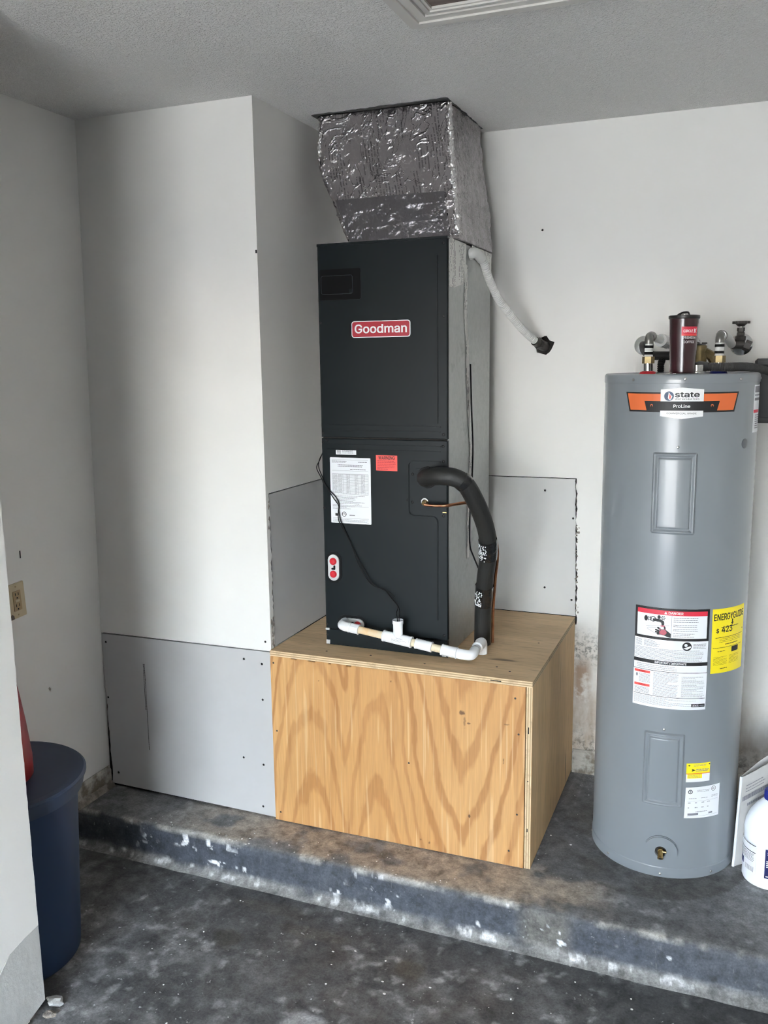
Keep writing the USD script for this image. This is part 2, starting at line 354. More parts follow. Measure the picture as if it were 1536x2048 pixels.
def blot(cd, X, Y, cx, cy, rx, ry, col, k, seed=0):
    d = np.hypot((X - cx) / rx, (Y - cy) / ry) + .6 * (meshkit.fbm(np.stack([X * 22, Y * 22, 0 * X], 1), 3, seed) - .5)
    return lerp(cd, col, (1 - sm(d, .65, 1.05)) * k)
for q in ((-.86, -1.24, .055, .05, (.055, .053, .045), .85), (-.62, -1.13, .13, .03, (.09, .085, .075), .7), (-.28, -1.18, .05, .05, (.07, .066, .055), .8), (-.80, -1.06, .16, .035, (.075, .07, .062), .7),
          (-.46, -1.50, .09, .07, (.50, .50, .50), .55), (-1.0, -1.23, .03, .02, (.06, .06, .055), .8), (-.25, -1.72, .2, .05, (.30, .30, .30), .5), (.25, -1.45, .10, .04, (.07, .07, .068), .7)):
    cd = blot(cd, V[:, 0], V[:, 1], *q, seed=int(100 * abs(q[0])))
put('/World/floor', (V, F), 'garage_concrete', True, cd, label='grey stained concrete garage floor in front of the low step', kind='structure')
# raised slab with its worn edge and the mortar fillet at its foot: a profile swept along x
prof = [(1.05, 0.0), (.80, 0.0)] + [(t, 0.0) for t in np.linspace(.62, .05, 58)] + [(.030, -.0002), (.016, -.001), (.007, -.0035), (.0015, -.009), (-.001, -.020)] + [(-.003 - .004 * t, -.026 - t * .074) for t in np.linspace(.1, 1, 16)] + \
       [(-.010, -.106), (-.016, -.113), (-.026, -.119), (-.040, -.1235), (-.056, -.1262), (-.072, -.128)]
prof = np.array(prof); xs = np.concatenate([np.linspace(-1.75, -1.45, 20), np.linspace(-1.44, .95, 520), np.linspace(1.0, XR + .1, 22)])
X, K = np.meshgrid(xs, np.arange(len(prof)), indexing='ij'); Yv, Zv = edge_y(X) + prof[K, 0], prof[K, 1].copy()
nf = np.stack([X * 7, Yv * 7, Zv * 7], -1); w = np.exp(-((prof[K, 0] + .0) / .05) ** 2)
Yv = Yv + w * (meshkit.fbm(nf, 4, 5) - .5) * .008 + w * (meshkit.fbm(nf * 6, 3, 6) - .5) * .005
Zv = Zv + w * (meshkit.fbm(nf * 1.4, 4, 7) - .5) * .004
Yv = np.minimum(Yv, .06)
V = np.stack([X, Yv, Zv], -1).reshape(-1, 3); nx, ny = len(xs), len(prof); i, j = np.meshgrid(np.arange(nx - 1), np.arange(ny - 1), indexing='ij'); a = (i * ny + j).ravel()
F = np.vstack([np.stack([a, a + ny + 1, a + ny], 1), np.stack([a, a + 1, a + ny + 1], 1)])
s, zz, xx = prof[K, 0].ravel(), V[:, 2], V[:, 0]; nv = V
n1, n2, n3 = meshkit.fbm(nv * 3, 4, 31), meshkit.fbm(nv * 11, 4, 32), meshkit.fbm(nv * 34, 3, 33)
cd = np.full((len(V), 3), .12) * np.array([1, 1, 1.0])
cd = lerp(cd, (.21, .21, .21), sm(n1, .45, .68) * .7)
cd = lerp(cd, (.32, .32, .315), sm(n3 * .6 + n2 * .4, .58, .70) * .5)
tan_ = sm(s, .0, .03) * (1 - sm(s, .17, .27)) * (1 - sm(xx, .10, .28)) * sm(xx, -1.45, -1.0)
cd = lerp(cd, (.36, .305, .245), tan_ * sm(n2, .30, .50) * .9)
cd = lerp(cd, (.12, .095, .072), tan_ * sm(n3 * .5 + n1 * .5, .60, .70) * .7)
face = (1 - sm(s, -.002, .012)) * sm(zz, -.122, -.108)
cd = lerp(cd, (.048, .056, .071), face * (.86 + .12 * sm(n1, .4, .6)))
cd = lerp(cd, (.13, .122, .105), face * sm(xx, -.05, .02) * (1 - sm(xx, .10, .16)) * .8)
wear = np.exp(-((s - .006) / .010) ** 2) * sm(zz, -.020, -.006) * sm(n2, .44, .58)
cd = lerp(cd, (.40, .385, .35), wear * .8)
peel = face * sm(n3, .66, .69) * sm(n1 * .5 + n2 * .5, .50, .60)
cd = lerp(cd, (.72, .73, .75), peel * .95)
toe = np.exp(-((zz + .117) / .010) ** 2) * (s < .01)
cd = lerp(cd, (.30, .295, .28), toe * sm(n2, .32, .48) * .8)
cd = lerp(cd, (.72, .72, .72), toe * sm(n3 * .8 + n2 * .2, .56, .61) * .9)
mort = (1 - sm(zz, -.124, -.118)) * (s < 0)
cd = lerp(cd, (.26, .255, .24), mort * .8)
ring = np.abs(np.hypot(xx - .345, V[:, 1] + .4215) - .255)
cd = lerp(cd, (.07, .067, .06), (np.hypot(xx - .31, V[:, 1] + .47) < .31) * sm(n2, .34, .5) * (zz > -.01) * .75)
put('/World/raised_floor_slab', (V, F), 'slab_concrete', True, cd, label='raised concrete slab with a chipped blue grey painted step edge', kind='structure')

# walls: a thin skin of plasterboard with cut-outs, over a dark backing
rng = np.random.default_rng(4)
def ragged(p0, p1, n, amp, rng):
    t = np.linspace(0, 1, n); P = np.outer(1 - t, p0) + np.outer(t, p1); d = np.array([p1[1] - p0[1], p0[0] - p1[0]], float); d /= np.linalg.norm(d)
    o = rng.normal(0, amp, n); o[0] = o[-1] = 0
    return [tuple(q + d * k) for q, k in zip(P, o)]
X0, X1, YC = -1.69, -.9503, -.748
# back wall (x, z)
hole = Polygon([(-.97, .60), (-.97, 1.168)] + ragged((-.038, 1.170), (-.026, .60), 40, .0022, rng))
wb = Thing('wall_back', (0, 0, 0), 'white painted back wall behind the air handler and the water heater', kind='structure')
conduit_hole = Point(-.170, 1.664).buffer(.033, quad_segs=4)
conduit_hole = Polygon([(x_ + rng.normal(0, .004), z_ + rng.normal(0, .004)) for x_, z_ in conduit_hole.exterior.coords[:-1]])
skin = sbox(X1 - .02, -.05, XR + .1, H + .02).difference(hole).difference(conduit_hole)
wb.part('surface', front(prism(skin, .012), .012), 'back_paint', False)
wb.part('backing', bx(-1.0, XR + .1, .013, .12, -.2, H + .02), 'gap_dark', False)
pb = Polygon([(-.96, .634), (-.96, 1.1655)] + ragged((-.0425, 1.1665), (-.0305, .634), 60, .0009, rng))
dp = wb.part('drywall_panel', front(prism(pb, .010), .0105), 'patch_board_warm', False, label='bare grey plasterboard patch screwed to the white back wall')
for (sx, sz) in ((-.157, 1.119), (-.048, 1.016), (-.152, .738), (-.047, .697)):
    wb.part('screw', dome((sx, .0006, sz), .0042, .0012, (0, -1, 0), 10), 'screw_black', 30, dp)
cr = []
for k in range(26):
    sz = rng.choice([rng.uniform(.86, .99), rng.uniform(.70, .86), rng.uniform(.645, .68)]); m = trimesh.creation.icosphere(1, rng.uniform(.0015, .004)); m.vertices = m.vertices * rng.uniform(.6, 1.4, 3); m.apply_translation([-.037 + (1.17 - sz) * .02 + rng.normal(0, .003), -.001, sz]); cr.append(m)
wb.part('torn_edge', cr, 'torn_edge', 30, kind='stuff')
wb.part('nail_hole', dome((-.183, .0005, 2.079), .004, .002, (0, -1, 0), 8), 'gap_dark')
# closet (boxed-in corner) front: upper board and lower patch, (x, z)
wc = Thing('wall_closet_front', (0, YC, 0), 'white closet wall facing the garage with a bare board patch below', kind='structure')
hole = Polygon([(-1.74, -.05), (-1.74, .6185), (X1 + .0, .6245), (X1 + .0, -.05)])
up = sbox(-1.74, -.05, X1, H + .02).difference(hole)
wc.part('surface', front(prism(up, .012), YC + .012), 'wall_paint', False)
wc.part('backing', bx(-1.74, X1 - .013, YC + .0125, YC + .05, -.05, H), 'gap_dark', False)
lp = Polygon([(-1.672, .014)] + ragged((-1.668, .05), (-1.680, .6135), 30, .0012, rng) + [(X1 - .001, .6200), (X1 - .001, .004)])
dp = closet_patch = wc.part('drywall_panel', front(prism(lp, .010), YC + .0115), 'patch_board', False, label='bare light grey plasterboard patch at the foot of the closet wall')
for (sx, sz) in ((-1.062, .584), (-.990, .574), (-.992, .442), (-1.079, .212), (-.998, .197), (-1.006, .036), (-1.660, .582), (-1.666, .362), (-1.64, .06)):
    wc.part('screw', dome((sx, YC + .0018, sz), .0042, .0012, (0, -1, 0), 10), 'screw_black', 30, dp)
pr = lines(-.18, .18, -.0052, .0052, 2, np.random.default_rng(6), .0003, .55); v = np.array(pr.vertices); pr.vertices = np.stack([v[:, 1] * 1.0, -v[:, 0], v[:, 2]], 1); pr.apply_translation([-1.492, .335, 0])
wc.part('screw', dome((-.972, YC - .0, .657), .004, .001, (0, -1, 0), 10), 'screw_black', 30)
wc.part('nail_hole', bx(-.957, -.951, YC - .0006, YC + .001, 1.962, 1.972), 'gap_dark', False)
# closet side, facing the unit (y, z)
ws = Thing('wall_closet_side', (X1, YC, 0), 'shaded closet side wall left of the air handler with a cut board patch', kind='structure')
rg = ragged((-.728, 1.176), (-.722, .634), 46, .0028, rng)
hole = Polygon(rg + [(.02, .60), (.02, 1.1745)])
sk = Polygon([(YC + .012, -.05), (YC + .012, H + .02), (.02, H + .02), (.02, -.05)]).difference(hole).difference(sbox(YC, -.06, .03, .615))
ws.part('surface', side(prism(sk, .012), X1 - .012), 'wall_paint', False)
ws.part('backing', bx(X1 - .05, X1 - .0125, YC + .03, .012, -.05, H), 'gap_dark', False)
rg2 = ragged((-.7225, 1.1715), (-.7150, .634), 60, .0016, rng)
dp = ws.part('drywall_panel', side(prism(Polygon(rg2 + [(.0, .634), (.0, 1.1705)]), .010), X1 - .0115), 'patch_board', False, label='grey plasterboard patch with a ragged left edge beside the air handler')
cr = []
for k in range(30):
    sz = rng.uniform(.635, .74) if k < 22 else rng.uniform(1.05, 1.16); m = trimesh.creation.icosphere(1, rng.uniform(.003, .008)); m.vertices = m.vertices * np.array([.35, rng.uniform(.5, .9), rng.uniform(.8, 1.8)]); m.apply_translation([X1 - .001, -.731 + rng.normal(0, .003), sz]); cr.append(m)
ws.part('torn_edge', cr, 'torn_edge', 30, kind='stuff')
# niche wall on the left, a little out of plumb
lean = lambda z: -1.69 + .0195 * z
def slant(y0, y1, z0, z1, t=.10):
    V = [[lean(z) - d, y, z] for d in (0, t) for y in (y0, y1) for z in (z0, z1)]
    return trimesh.Trimesh(np.array(V)).convex_hull
wl = Thing('wall_left', (-1.69, -1.2, 0), 'shaded white wall of the niche behind the blue trash bin', kind='structure')
wl.part('surface', slant(YF - .2, YC + .02, -.2, H + .02), 'wall_paint', False)
wl.part('nail_hole', side(prism(sbox(-1.128, .985, -1.124, 1.01), .0012), lean(1.0)), 'gap_dark', False)
wl.part('scuff_mark', side(prism(Polygon([(-1.035, .497), (-1.028, .485), (-1.024, .492), (-1.03, .503)]), .0008), lean(.49) - .0002), 'torn_edge', False)
bl = Thing('baseboard_left', (-1.69, -1.1, 0), 'chipped cream baseboard along the niche wall by the bin', kind='structure')
bl.part('board', trimesh.Trimesh([[lean(0) + d, y, z] for y in (-1.68, YC + .004) for d, z in ((0, .0), (.013, .0), (.013, .066), (.006, .080), (0, .080))]).convex_hull, 'dirty_trim', False)
bl.part('torn_edge', trimesh.Trimesh([[lean(0) + d, y, z] for y in (-.95, YC + .004) for d, z in ((0, .0), (.03, .0), (.022, .014), (.014, .022))]).convex_hull, 'torn_edge', False)
# thin partition in the foreground on the left
pw = Thing('wall_partition', (-1.155, -1.69, -STEP), 'bright white partition edge in the left foreground with a torn foot', kind='structure')
PX = -1.155
edge = ragged((-1.690, -.088), (-1.704, H + .02), 120, .0006, rng); edge = [(yy + (rng.normal(0, .002) if zz < -.04 else 0), zz) for yy, zz in edge]
sheet = Polygon([(YF, -.112), (-1.80, -.118), (-1.74, -.104)] + edge + [(YF, H + .02)])
pw.part('surface', side(prism(sheet, .013), PX - .013), 'wall_paint', False)
pw.part('stud', bx(PX - .05, PX - .0135, YF, -1.735, -STEP, H), 'white_trim', False)
pw.part('sill_plate', bx(PX - .05, PX - .016, YF, -1.715, -STEP, -.088), 'hatch_board', False)
cp = Polygon([(-1.692, .132), (-1.742, .126), (-1.795, .114), (-1.835, .076), (-1.87, .03), (-1.91, -.03), (-1.95, -.117), (-1.80, -.117), (-1.74, -.103), (-1.6905, -.087)])
pw.part('joint_compound', side(prism(cp.buffer(.004).intersection(sheet.buffer(-.0005)), .0006), PX), 'joint_compound', False)
# unseen sides of the garage: right wall, front wall around the open door
solid('wall_right', bx(XR, XR + .1, YF - .1, .1, -.3, H + .02), 'side_wall_paint', False, label='white garage wall on the right, outside the picture', kind='structure')
DX0, DX1, DZ = -1.08, .75, 1.93
wf = Thing('wall_front', (0, YF, 0), 'garage front wall around the open door, behind the camera', kind='structure')
wf.part('surface', front(prism(sbox(-1.8, -.3, XR + .1, H + .02).difference(sbox(DX0, -.4, DX1, DZ)), .12), YF), 'side_wall_paint', False)
solid('driveway', bx(-14, 14, YF - 26, YF - .12, -.35, -.15), 'driveway', False, label='concrete driveway outside the open garage door', kind='structure')
# ceiling and attic hatch
solid('ceiling', bx(-1.85, XR + .1, YF - .12, .12, H, H + .12), 'popcorn', False, label='grey sprayed popcorn ceiling', kind='structure')
hx0, hx1, hy0, hy1 = -.288, .40, -2.45, -1.115
ah = Thing('trim_1', (hx0, hy1, H), 'white moulded frame of the attic hatch in the ceiling', kind='structure')
def frame_piece(a, b, inward):
    """A mitred casing board from a to b with three steps."""
    a, b, inward = np.array(a, float), np.array(b, float), np.array(inward, float); d = (b - a) / np.linalg.norm(b - a); out = []
    for w0, w1, t in ((0, .085, .010), (.004, .060, .016), (.010, .036, .021), (.066, .078, .014)):
        pts = []
        for e, sgn in ((a, 1), (b, -1)):
            for w in (w0, w1):
                q = e + inward * w + d * sgn * w
                pts += [[*q, H], [*(q), H - t]]
        out.append(trimesh.Trimesh(np.array(pts)).convex_hull)
    return out
for a, b, n_ in (((hx0, hy1), (hx1, hy1), (0, -1)), ((hx0, hy0), (hx0, hy1), (1, 0)), ((hx1, hy0), (hx1, hy1), (-1, 0)), ((hx0, hy0), (hx1, hy0), (0, 1))):
    ah.part('casing_board', frame_piece(a, b, n_), 'white_trim', 20)
ah.part('hatch_panel', bx(hx0 + .08, hx1 - .08, hy0 + .08, hy1 - .08, H - .004, H), 'hatch_board', False)
# baseboard of the back wall between platform and heater, and behind the heater
bb = Thing('baseboard_back', (.1, 0, 0), 'dirty white baseboard between the plywood platform and the water heater', kind='structure')
xs = np.linspace(-.028, XR, 90); pts = []
bp = [(.0, -.01), (-.016, -.01), (-.015, .07), (-.011, .084), (-.006, .092), (0, .093)]
Vb = np.array([[x_, yy + .004 * (meshkit.noise(np.array([x_ * 30, zz * 30, 0])) - .5) * (zz > .05), zz + .006 * (meshkit.noise(np.array([x_ * 14, 1, 4])) - .5) * (zz > .05)] for x_ in xs for yy, zz in bp])
n_ = len(bp); Fb = [[i * n_ + j, i * n_ + j + 1, (i + 1) * n_ + j + 1, (i + 1) * n_ + j] for i in range(len(xs) - 1) for j in range(n_ - 1)]
bb.part('board', trimesh.Trimesh(Vb, np.vstack([np.array(Fb)[:, [0, 2, 1]], np.array(Fb)[:, [0, 3, 2]]]), process=False), 'dirty_trim', False)

# ---------------------------------------------------------------- plywood platform
PXL, PXR, PYF, PH = X1 + .001, -.0311, -.7591, .6319
pf = Thing('plywood_platform', ((PXL + PXR) / 2, PYF / 2, 0), 'large pine plywood box under the tall dark air handler', 'platform')
nu, nw = 470, 320
px1 = -.0525
xs, zs = np.linspace(PXL + .0005, px1, nu), np.linspace(.004, PH - .0198, nw)
X, Z = np.meshgrid(xs, zs, indexing='ij'); u, w = (X - xs[0]) / (xs[-1] - xs[0]), Z / .612
from scipy.interpolate import PchipInterpolator
uw = u + .030 * (meshkit.fbm(np.stack([X * 3, 0 * X, Z * 4], -1), 3, 40) - .5)
a1 = .04 + .52 * (np.abs(uw - .165) / .165) ** 2.3; a2 = .00 + .60 * (np.abs(uw - .435) / .150) ** 2.0; a3 = .98 - .62 * (np.abs(uw - .77) / .23) ** 1.35
A = -np.log(np.exp(-14 * a1) + np.exp(-14 * a2) + np.exp(-14 * np.where(uw > .50, a3, 3 - 4 * uw))) / 14
N3 = np.stack([X * 5, 0 * X, Z * 1.6], -1)
Fld = .5 * w + A + .16 * (meshkit.fbm(N3, 4, 41) - .5) + .10 * (meshkit.fbm(np.stack([X * 34, 0 * X, Z * 9], -1), 4, 42) - .5)
ph = Fld * 4.6; fr = ph - np.floor(ph)
ring_i = np.floor(ph); strong = .35 + .65 * meshkit.noise(np.stack([ring_i * 3.7, 0 * X, 0 * X], -1), 9)
dark = (sm(fr, .50, .68) * (1 - sm(fr, .84, .97))) * strong
dark = np.clip(dark + .35 * sm(meshkit.fbm(np.stack([X * 60, 0 * X, Z * 2.2], -1), 3, 43), .58, .72), 0, 1)
c0, c1, c2 = np.array([.545, .285, .100]), np.array([.345, .140, .034]), np.array([.60, .335, .130])
tone = meshkit.fbm(np.stack([X * 4, 0 * X, Z * 1.2], -1), 3, 44)
cdp = lerp(np.broadcast_to(c0, X.shape + (3,)), c2, sm(tone, .42, .66) * .8)
cdp = lerp(cdp, c1, dark * .72)
cdp = lerp(cdp, (.74, .52, .29), sm(meshkit.fbm(np.stack([X * 130, 0 * X, Z * 2.5], -1), 2, 45), .68, .78) * .40)
for (kx, kz, rx, rz, k) in ((-.258, .500, .010, .009, .9), (-.249, .47, .004, .02, .5), (-.232, .150, .004, .006, 1), (-.235, .468, .007, .003, .9), (-.11, .482, .012, .002, .7), (-.12, .36, .002, .012, .7), (-.50, .575, .003, .004, .8), (-.765, .545, .002, .002, .8), (-.40, .035, .003, .003, .8), (-.37, .03, .003, .004, .8)):
    d = np.hypot((X - kx) / rx, (Z - kz) / rz) + 1.2 * (meshkit.fbm(np.stack([X * 160, 0 * X, Z * 160], -1), 2, 46) - .5)
    cdp = lerp(cdp, (.13, .06, .022), (1 - sm(d, .6, 1.1)) * k)
yk = np.full(X.shape, PYF)
notch = 0 * X
for nx_, nr in ((-.858, .013), (-.790, .016), (-.722, .006), (-.652, .011)):
    notch = np.maximum(notch, (1 - sm(np.abs(X - nx_), nr * .6, nr)) * (1 - sm(zs[-1] - Z, .001, .0055)))
cdp = lerp(cdp, (.05, .025, .012), notch * .95)
yk = yk + notch * .006
V = np.stack([X, yk, Z], -1).reshape(-1, 3); i, j = np.meshgrid(np.arange(nu - 1), np.arange(nw - 1), indexing='ij'); a = (i * nw + j).ravel()
F = np.vstack([np.stack([a, a + nw, a + nw + 1], 1), np.stack([a, a + nw + 1, a + 1], 1)])
back = bx(xs[0], px1, PYF + .0065, PYF + .018, .004, zs[-1]); rim = [bx(xs[0], px1, PYF + .0001, PYF + .007, .004, .0046), bx(px1 - .0004, px1 + .0001, PYF + .0001, PYF + .007, .004, zs[-1])]
nb = len(V); bk = trimesh.util.concatenate([back] + rim)
fp = pf.part('front_panel', trimesh.Trimesh(np.vstack([V, bk.vertices]), np.vstack([F, bk.faces + nb]), process=False), 'ply_face', False,
             cd=np.vstack([cdp.reshape(-1, 3), np.tile([.50, .30, .13], (len(bk.vertices), 1))]), label='front plywood sheet with golden cathedral grain')
for (sx, sz) in ((-.937, .588), (-.932, .34), (-.928, .035), (-.085, .572), (-.073, .455), (-.075, .185), (-.10, .055), (-.44, .30)):
    pf.part('screw', dome((sx, PYF + .0005, sz), .0035, .0012, (0, -1, 0), 10), 'dull_iron', 30, fp)
tp = pf.part('top_panel', bx(PXL, PXR, PYF + .001, -.0015, PH - .0008, PH), 'ply_top', False, label='weathered brown top sheet')
pf.part('edge_ply', bx(PXL, PXR, PYF, -.0015, PH - .0189, PH - .0008), 'ply_edge_top', False, tp)
for (sx, sy) in ((-.76, -.70), (-.40, -.71), (-.17, -.66), (-.12, -.69), (-.095, -.37), (-.60, -.69)):
    pf.part('screw', dome((sx, sy, PH - .0004), .004, .001, (0, 0, 1), 10), 'screw_black', 30, tp)
for (x0, w_) in ((-.165, .035),):
    pf.part('void', bx(x0, x0 + w_, PYF - .0002, PYF + .002, PH - .0115, PH - .0085), 'gap_dark', False, tp)
sp = pf.part('side_panel', bx(PXR - .0008, PXR, PYF + .0025, -.0015, .004, PH - .0192), 'ply_side', False, label='brown plywood side sheet facing the water heater')
pf.part('edge_ply', bx(PXR - .019, PXR - .0008, PYF + .002, -.0015, .004, PH - .0192), 'ply_edge_side', False, sp)
for z0, h_ in ((.46, .022), (.13, .012), (.30, .004)):
    pf.part('void', bx(PXR - .0125, PXR - .0095, PYF + .0017, PYF + .004, z0, z0 + h_), 'gap_dark', False, sp)
wc.part('print', front(pr, YC + .0014), 'conduit_grey', False, closet_patch)

# ---------------------------------------------------------------- air handler
AX0, AX1, AYF, AYB, AZ0, AZ1 = -.7937, -.3465, -.6299, -.113, PH, 1.9922
SEAM = 1.3605
hv = Thing('air_handler', ((AX0 + AX1) / 2, (AYF + AYB) / 2, PH), 'tall dark grey upright air handler with a red nameplate on the plywood platform', 'air handler')
hv.part('cabinet', bx(AX0 + .001, AX1 - .0012, AYF + .012, AYB, AZ0 + .0008, AZ1 - .001, .002), 'galvanized', False, label='galvanized steel cabinet side')
def panel(z0, z1):
    """A door panel with folded edges."""
    return [bx(AX0, AX1, AYF, AYF + .010, z0, z1, .0022), bx(AX1 - .0022, AX1, AYF + .002, AYF + .016, z0, z1), bx(AX0, AX0 + .0022, AYF + .002, AYF + .016, z0, z1)]
def ridge(P, w=.0035, h=.0011, y=AYF):
    h = h * 3.0
    """A pressed bead along a polyline of (x, z) points."""
    return front(trimesh.util.concatenate([prism(LineString(P).buffer(w, quad_segs=4), h * .5), prism(LineString(P).buffer(w * .55, quad_segs=4), h)]), y)
up_ = hv.part('upper_panel', panel(SEAM + .0022, AZ1), 'black_metal', 30)
hv.part('bead', [ridge([(-.379, 1.935), (-.379, 1.415)], .0018, .0016), ridge([(-.772, 1.402), (-.372, 1.402)], .003, .001), ridge([(-.772, 1.386), (-.372, 1.386)], .002, .001)], 'black_metal', 30, up_)
hv.part('top_cap', [bx(AX0 - .001, AX1 + .0015, AYF - .0015, AYF + .02, AZ1 - .0075, AZ1 + .001, .001)], 'black_metal', 30, up_)
FZ = .6905
lo_ = hv.part('lower_panel', panel(FZ + .0016, SEAM - .0022), 'black_metal', 30)
arc = lambda cx, cz, r, a0, a1: [(cx + r * math.cos(t), cz + r * math.sin(t)) for t in np.radians(np.linspace(a0, a1, 7))]
hv.part('bead', [ridge([(-.772, 1.338), (-.372, 1.338)], .003, .0012), ridge([(-.772, 1.322), (-.372, 1.322)], .002, .001),
                 ridge([(-.372, 1.289)] + [(-.455, 1.289)] + arc(-.466, 1.275, .014, 90, 180) + arc(-.462, 1.126, .018, 180, 270) + [(-.40, 1.108)] + arc(-.397, 1.092, .016, 90, 0) + [(-.381, .76)], .0026, .0016)], 'black_metal', 30, lo_)
hv.part('filter_door', panel(AZ0 + .0008, FZ - .0016), 'black_metal', 30)
fl = as_mesh(text('FILTER ACCESS', .0125, -.565, .6505, .0006, width=.152)); hv.part('lettering', front(fl, AYF), 'black_plastic', False, label='embossed words on the bottom door')
# switch cover, nameplate, stickers
hv.part('seam_gap', bx(AX0 + .003, AX1 - .003, AYF + .0085, AYF + .0118, SEAM - .006, SEAM + .006), 'gap_dark', False); hv.part('seam_gap', bx(AX0 + .003, AX1 - .003, AYF + .0085, AYF + .0118, FZ - .006, FZ + .006), 'gap_dark', False)
cv = hv.part('switch_cover', front(prism(rrect(-.786, -.640, 1.813, 1.911, .003), .0015), AYF), 'cover_black', 20, up_, label='black cover opening')
hv.part('cover_door', [front(prism(rrect(-.779, -.668, 1.832, 1.890, .006), .0045), AYF)], 'cover_black', 20, label='small black hinged cover with rounded corners')
hv.part('cover_rim', front(prism(rrect(-.780, -.667, 1.831, 1.891, .007).difference(rrect(-.7785, -.6685, 1.8325, 1.8895, .006)), .0054), AYF), 'bead_metal', 20)
hv.part('cover_latch', front(prism(rrect(-.6785, -.670, 1.834, 1.846, .002), .0075), AYF), 'black_metal', 20)
np_ = hv.part('nameplate', front(prism(rrect(-.674, -.4695, 1.6895, 1.7425, .009), .0028), AYF), 'print_white', 20, label='red nameplate with white border and lettering')
hv.part('red_field', front(prism(rrect(-.6715, -.472, 1.692, 1.740, .0075), .0004), AYF - .0028), 'badge_red', 20, np_)
hv.part('lettering', front(text('Goodman', .0265, -.5717, 1.7045, .0005, True, width=.182, base=.0004), AYF - .0028), 'print_white', False, np_)
hv.part('clip', front(prism(rrect(-.682, -.6745, 1.694, 1.736, .002), .002), AYF), 'black_plastic', 20, np_)
rng = np.random.default_rng(8)
bs = hv.part('barcode_sticker', front(prism(sbox(-.741, 1.3045, -.6665, 1.3235), .0004), AYF), 'paper_white', False, label='small white sticker above the rating sheet')
hv.part('print', front([lines(-.718, -.676, 1.308, 1.321, 3, rng, .0005, .4)] + [flat(-.737, -.7225, 1.3075 + k * .0026, 1.3075 + k * .0026 + .0014, .0005) for k in range(5)], AYF), 'print_grey', False, bs)
rl = hv.part('rating_sheet', front(prism(rrect(-.764, -.615, 1.0695, 1.2945, .003), .0004), AYF), 'paper_white', False, label='large white printed rating sheet with a table')
L = [lines(-.757, -.70, 1.276, 1.284, 2, rng), lines(-.66, -.625, 1.277, 1.283, 1, rng), lines(-.735, -.64, 1.262, 1.272, 2, rng), lines(-.69, -.63, 1.2525, 1.258, 1, rng),
     lines(-.745, -.63, 1.136, 1.166, 7, rng, .0005, .32, .3), lines(-.757, -.64, 1.118, 1.134, 4, rng, .0005, .32, .3), lines(-.757, -.625, 1.076, 1.084, 2, rng, .0005, .3)]
L += [flat(-.757, -.624, zz_, zz_ + .0007, .0005) for zz_ in list(np.linspace(1.173, 1.2375, 18)) + [1.2385, 1.2495, 1.2865, 1.128, 1.087, 1.0745, 1.169]]
L += [flat(xx_, xx_ + .0007, 1.171, 1.238, .0005) for xx_ in (-.757, -.735, -.717, -.704, -.692, -.673, -.662, -.650, -.637, -.6245)]
hv.part('print', front(L, AYF), 'print_grey', False, rl)
hv.part('table_figures', front([lines(x0 + .002, x1 - .002, 1.173, 1.2375, 17, rng, .0005, .4) for x0, x1 in ((-.757, -.735), (-.735, -.717), (-.704, -.692), (-.673, -.662), (-.650, -.637))], AYF), 'print_light', False, rl)
hv.part('certification_mark', front([prism(Point(-.715, 1.101).buffer(.0085, quad_segs=6).difference(Point(-.715, 1.101).buffer(.0068)), .0006), text('ETL', .006, -.715, 1.0985, .0006, True), prism(sbox(-.748, 1.094, -.738, 1.103), .0006), prism(sbox(-.695, 1.097, -.675, 1.099), .0006)], AYF), 'print_black', False, rl)
ws_ = hv.part('warning_sticker', front(prism(rrect(-.5955, -.5195, 1.2545, 1.306, .001), .0004), AYF), 'warn_orange', False, label='orange red warning sticker')
hv.part('lettering', front(text('WARNING', .0105, -.557, 1.2925, .0003, True, width=.058, base=.0004), AYF), 'print_black', False, ws_)
hv.part('print', front(lines(-.590, -.525, 1.2575, 1.290, 6, rng, .0005, .35), AYF), 'badge_red', False, ws_)
# refrigerant plate, drain ports
pt = hv.part('tube_plate', front(prism(rrect(-.455, -.349, 1.131, 1.267, .003), .003), AYF), 'black_metal', 20, label='square plate where the refrigerant tubes come out')
hv.part('tube_fitting', [lathe([(.0085, 0), (.0125, 0), (.0125, .010), (.0085, .010), (.0085, 0)], (-.4205, AYF - .003, 1.1585), 24, (0, -1, 0))], 'chrome', 30, pt)
hv.part('tube_stub', tube([(-.421, AYF - .003, 1.158), (-.421, AYF - .018, 1.158), (-.419, AYF - .026, 1.155)], .0075, 14), 'brass', 30, pt)
hv.part('grommet', lathe([(.022, 0), (.0355, 0), (.0345, .0035), (.024, .0035), (.022, 0)], (-.414, AYF - .003, 1.238), 32, (0, -1, 0)), 'rubber_black', 30, pt)
hv.part('brass_tab', front(prism(sbox(-.362, 1.1235, -.349, 1.127), .003), AYF), 'brass', False)
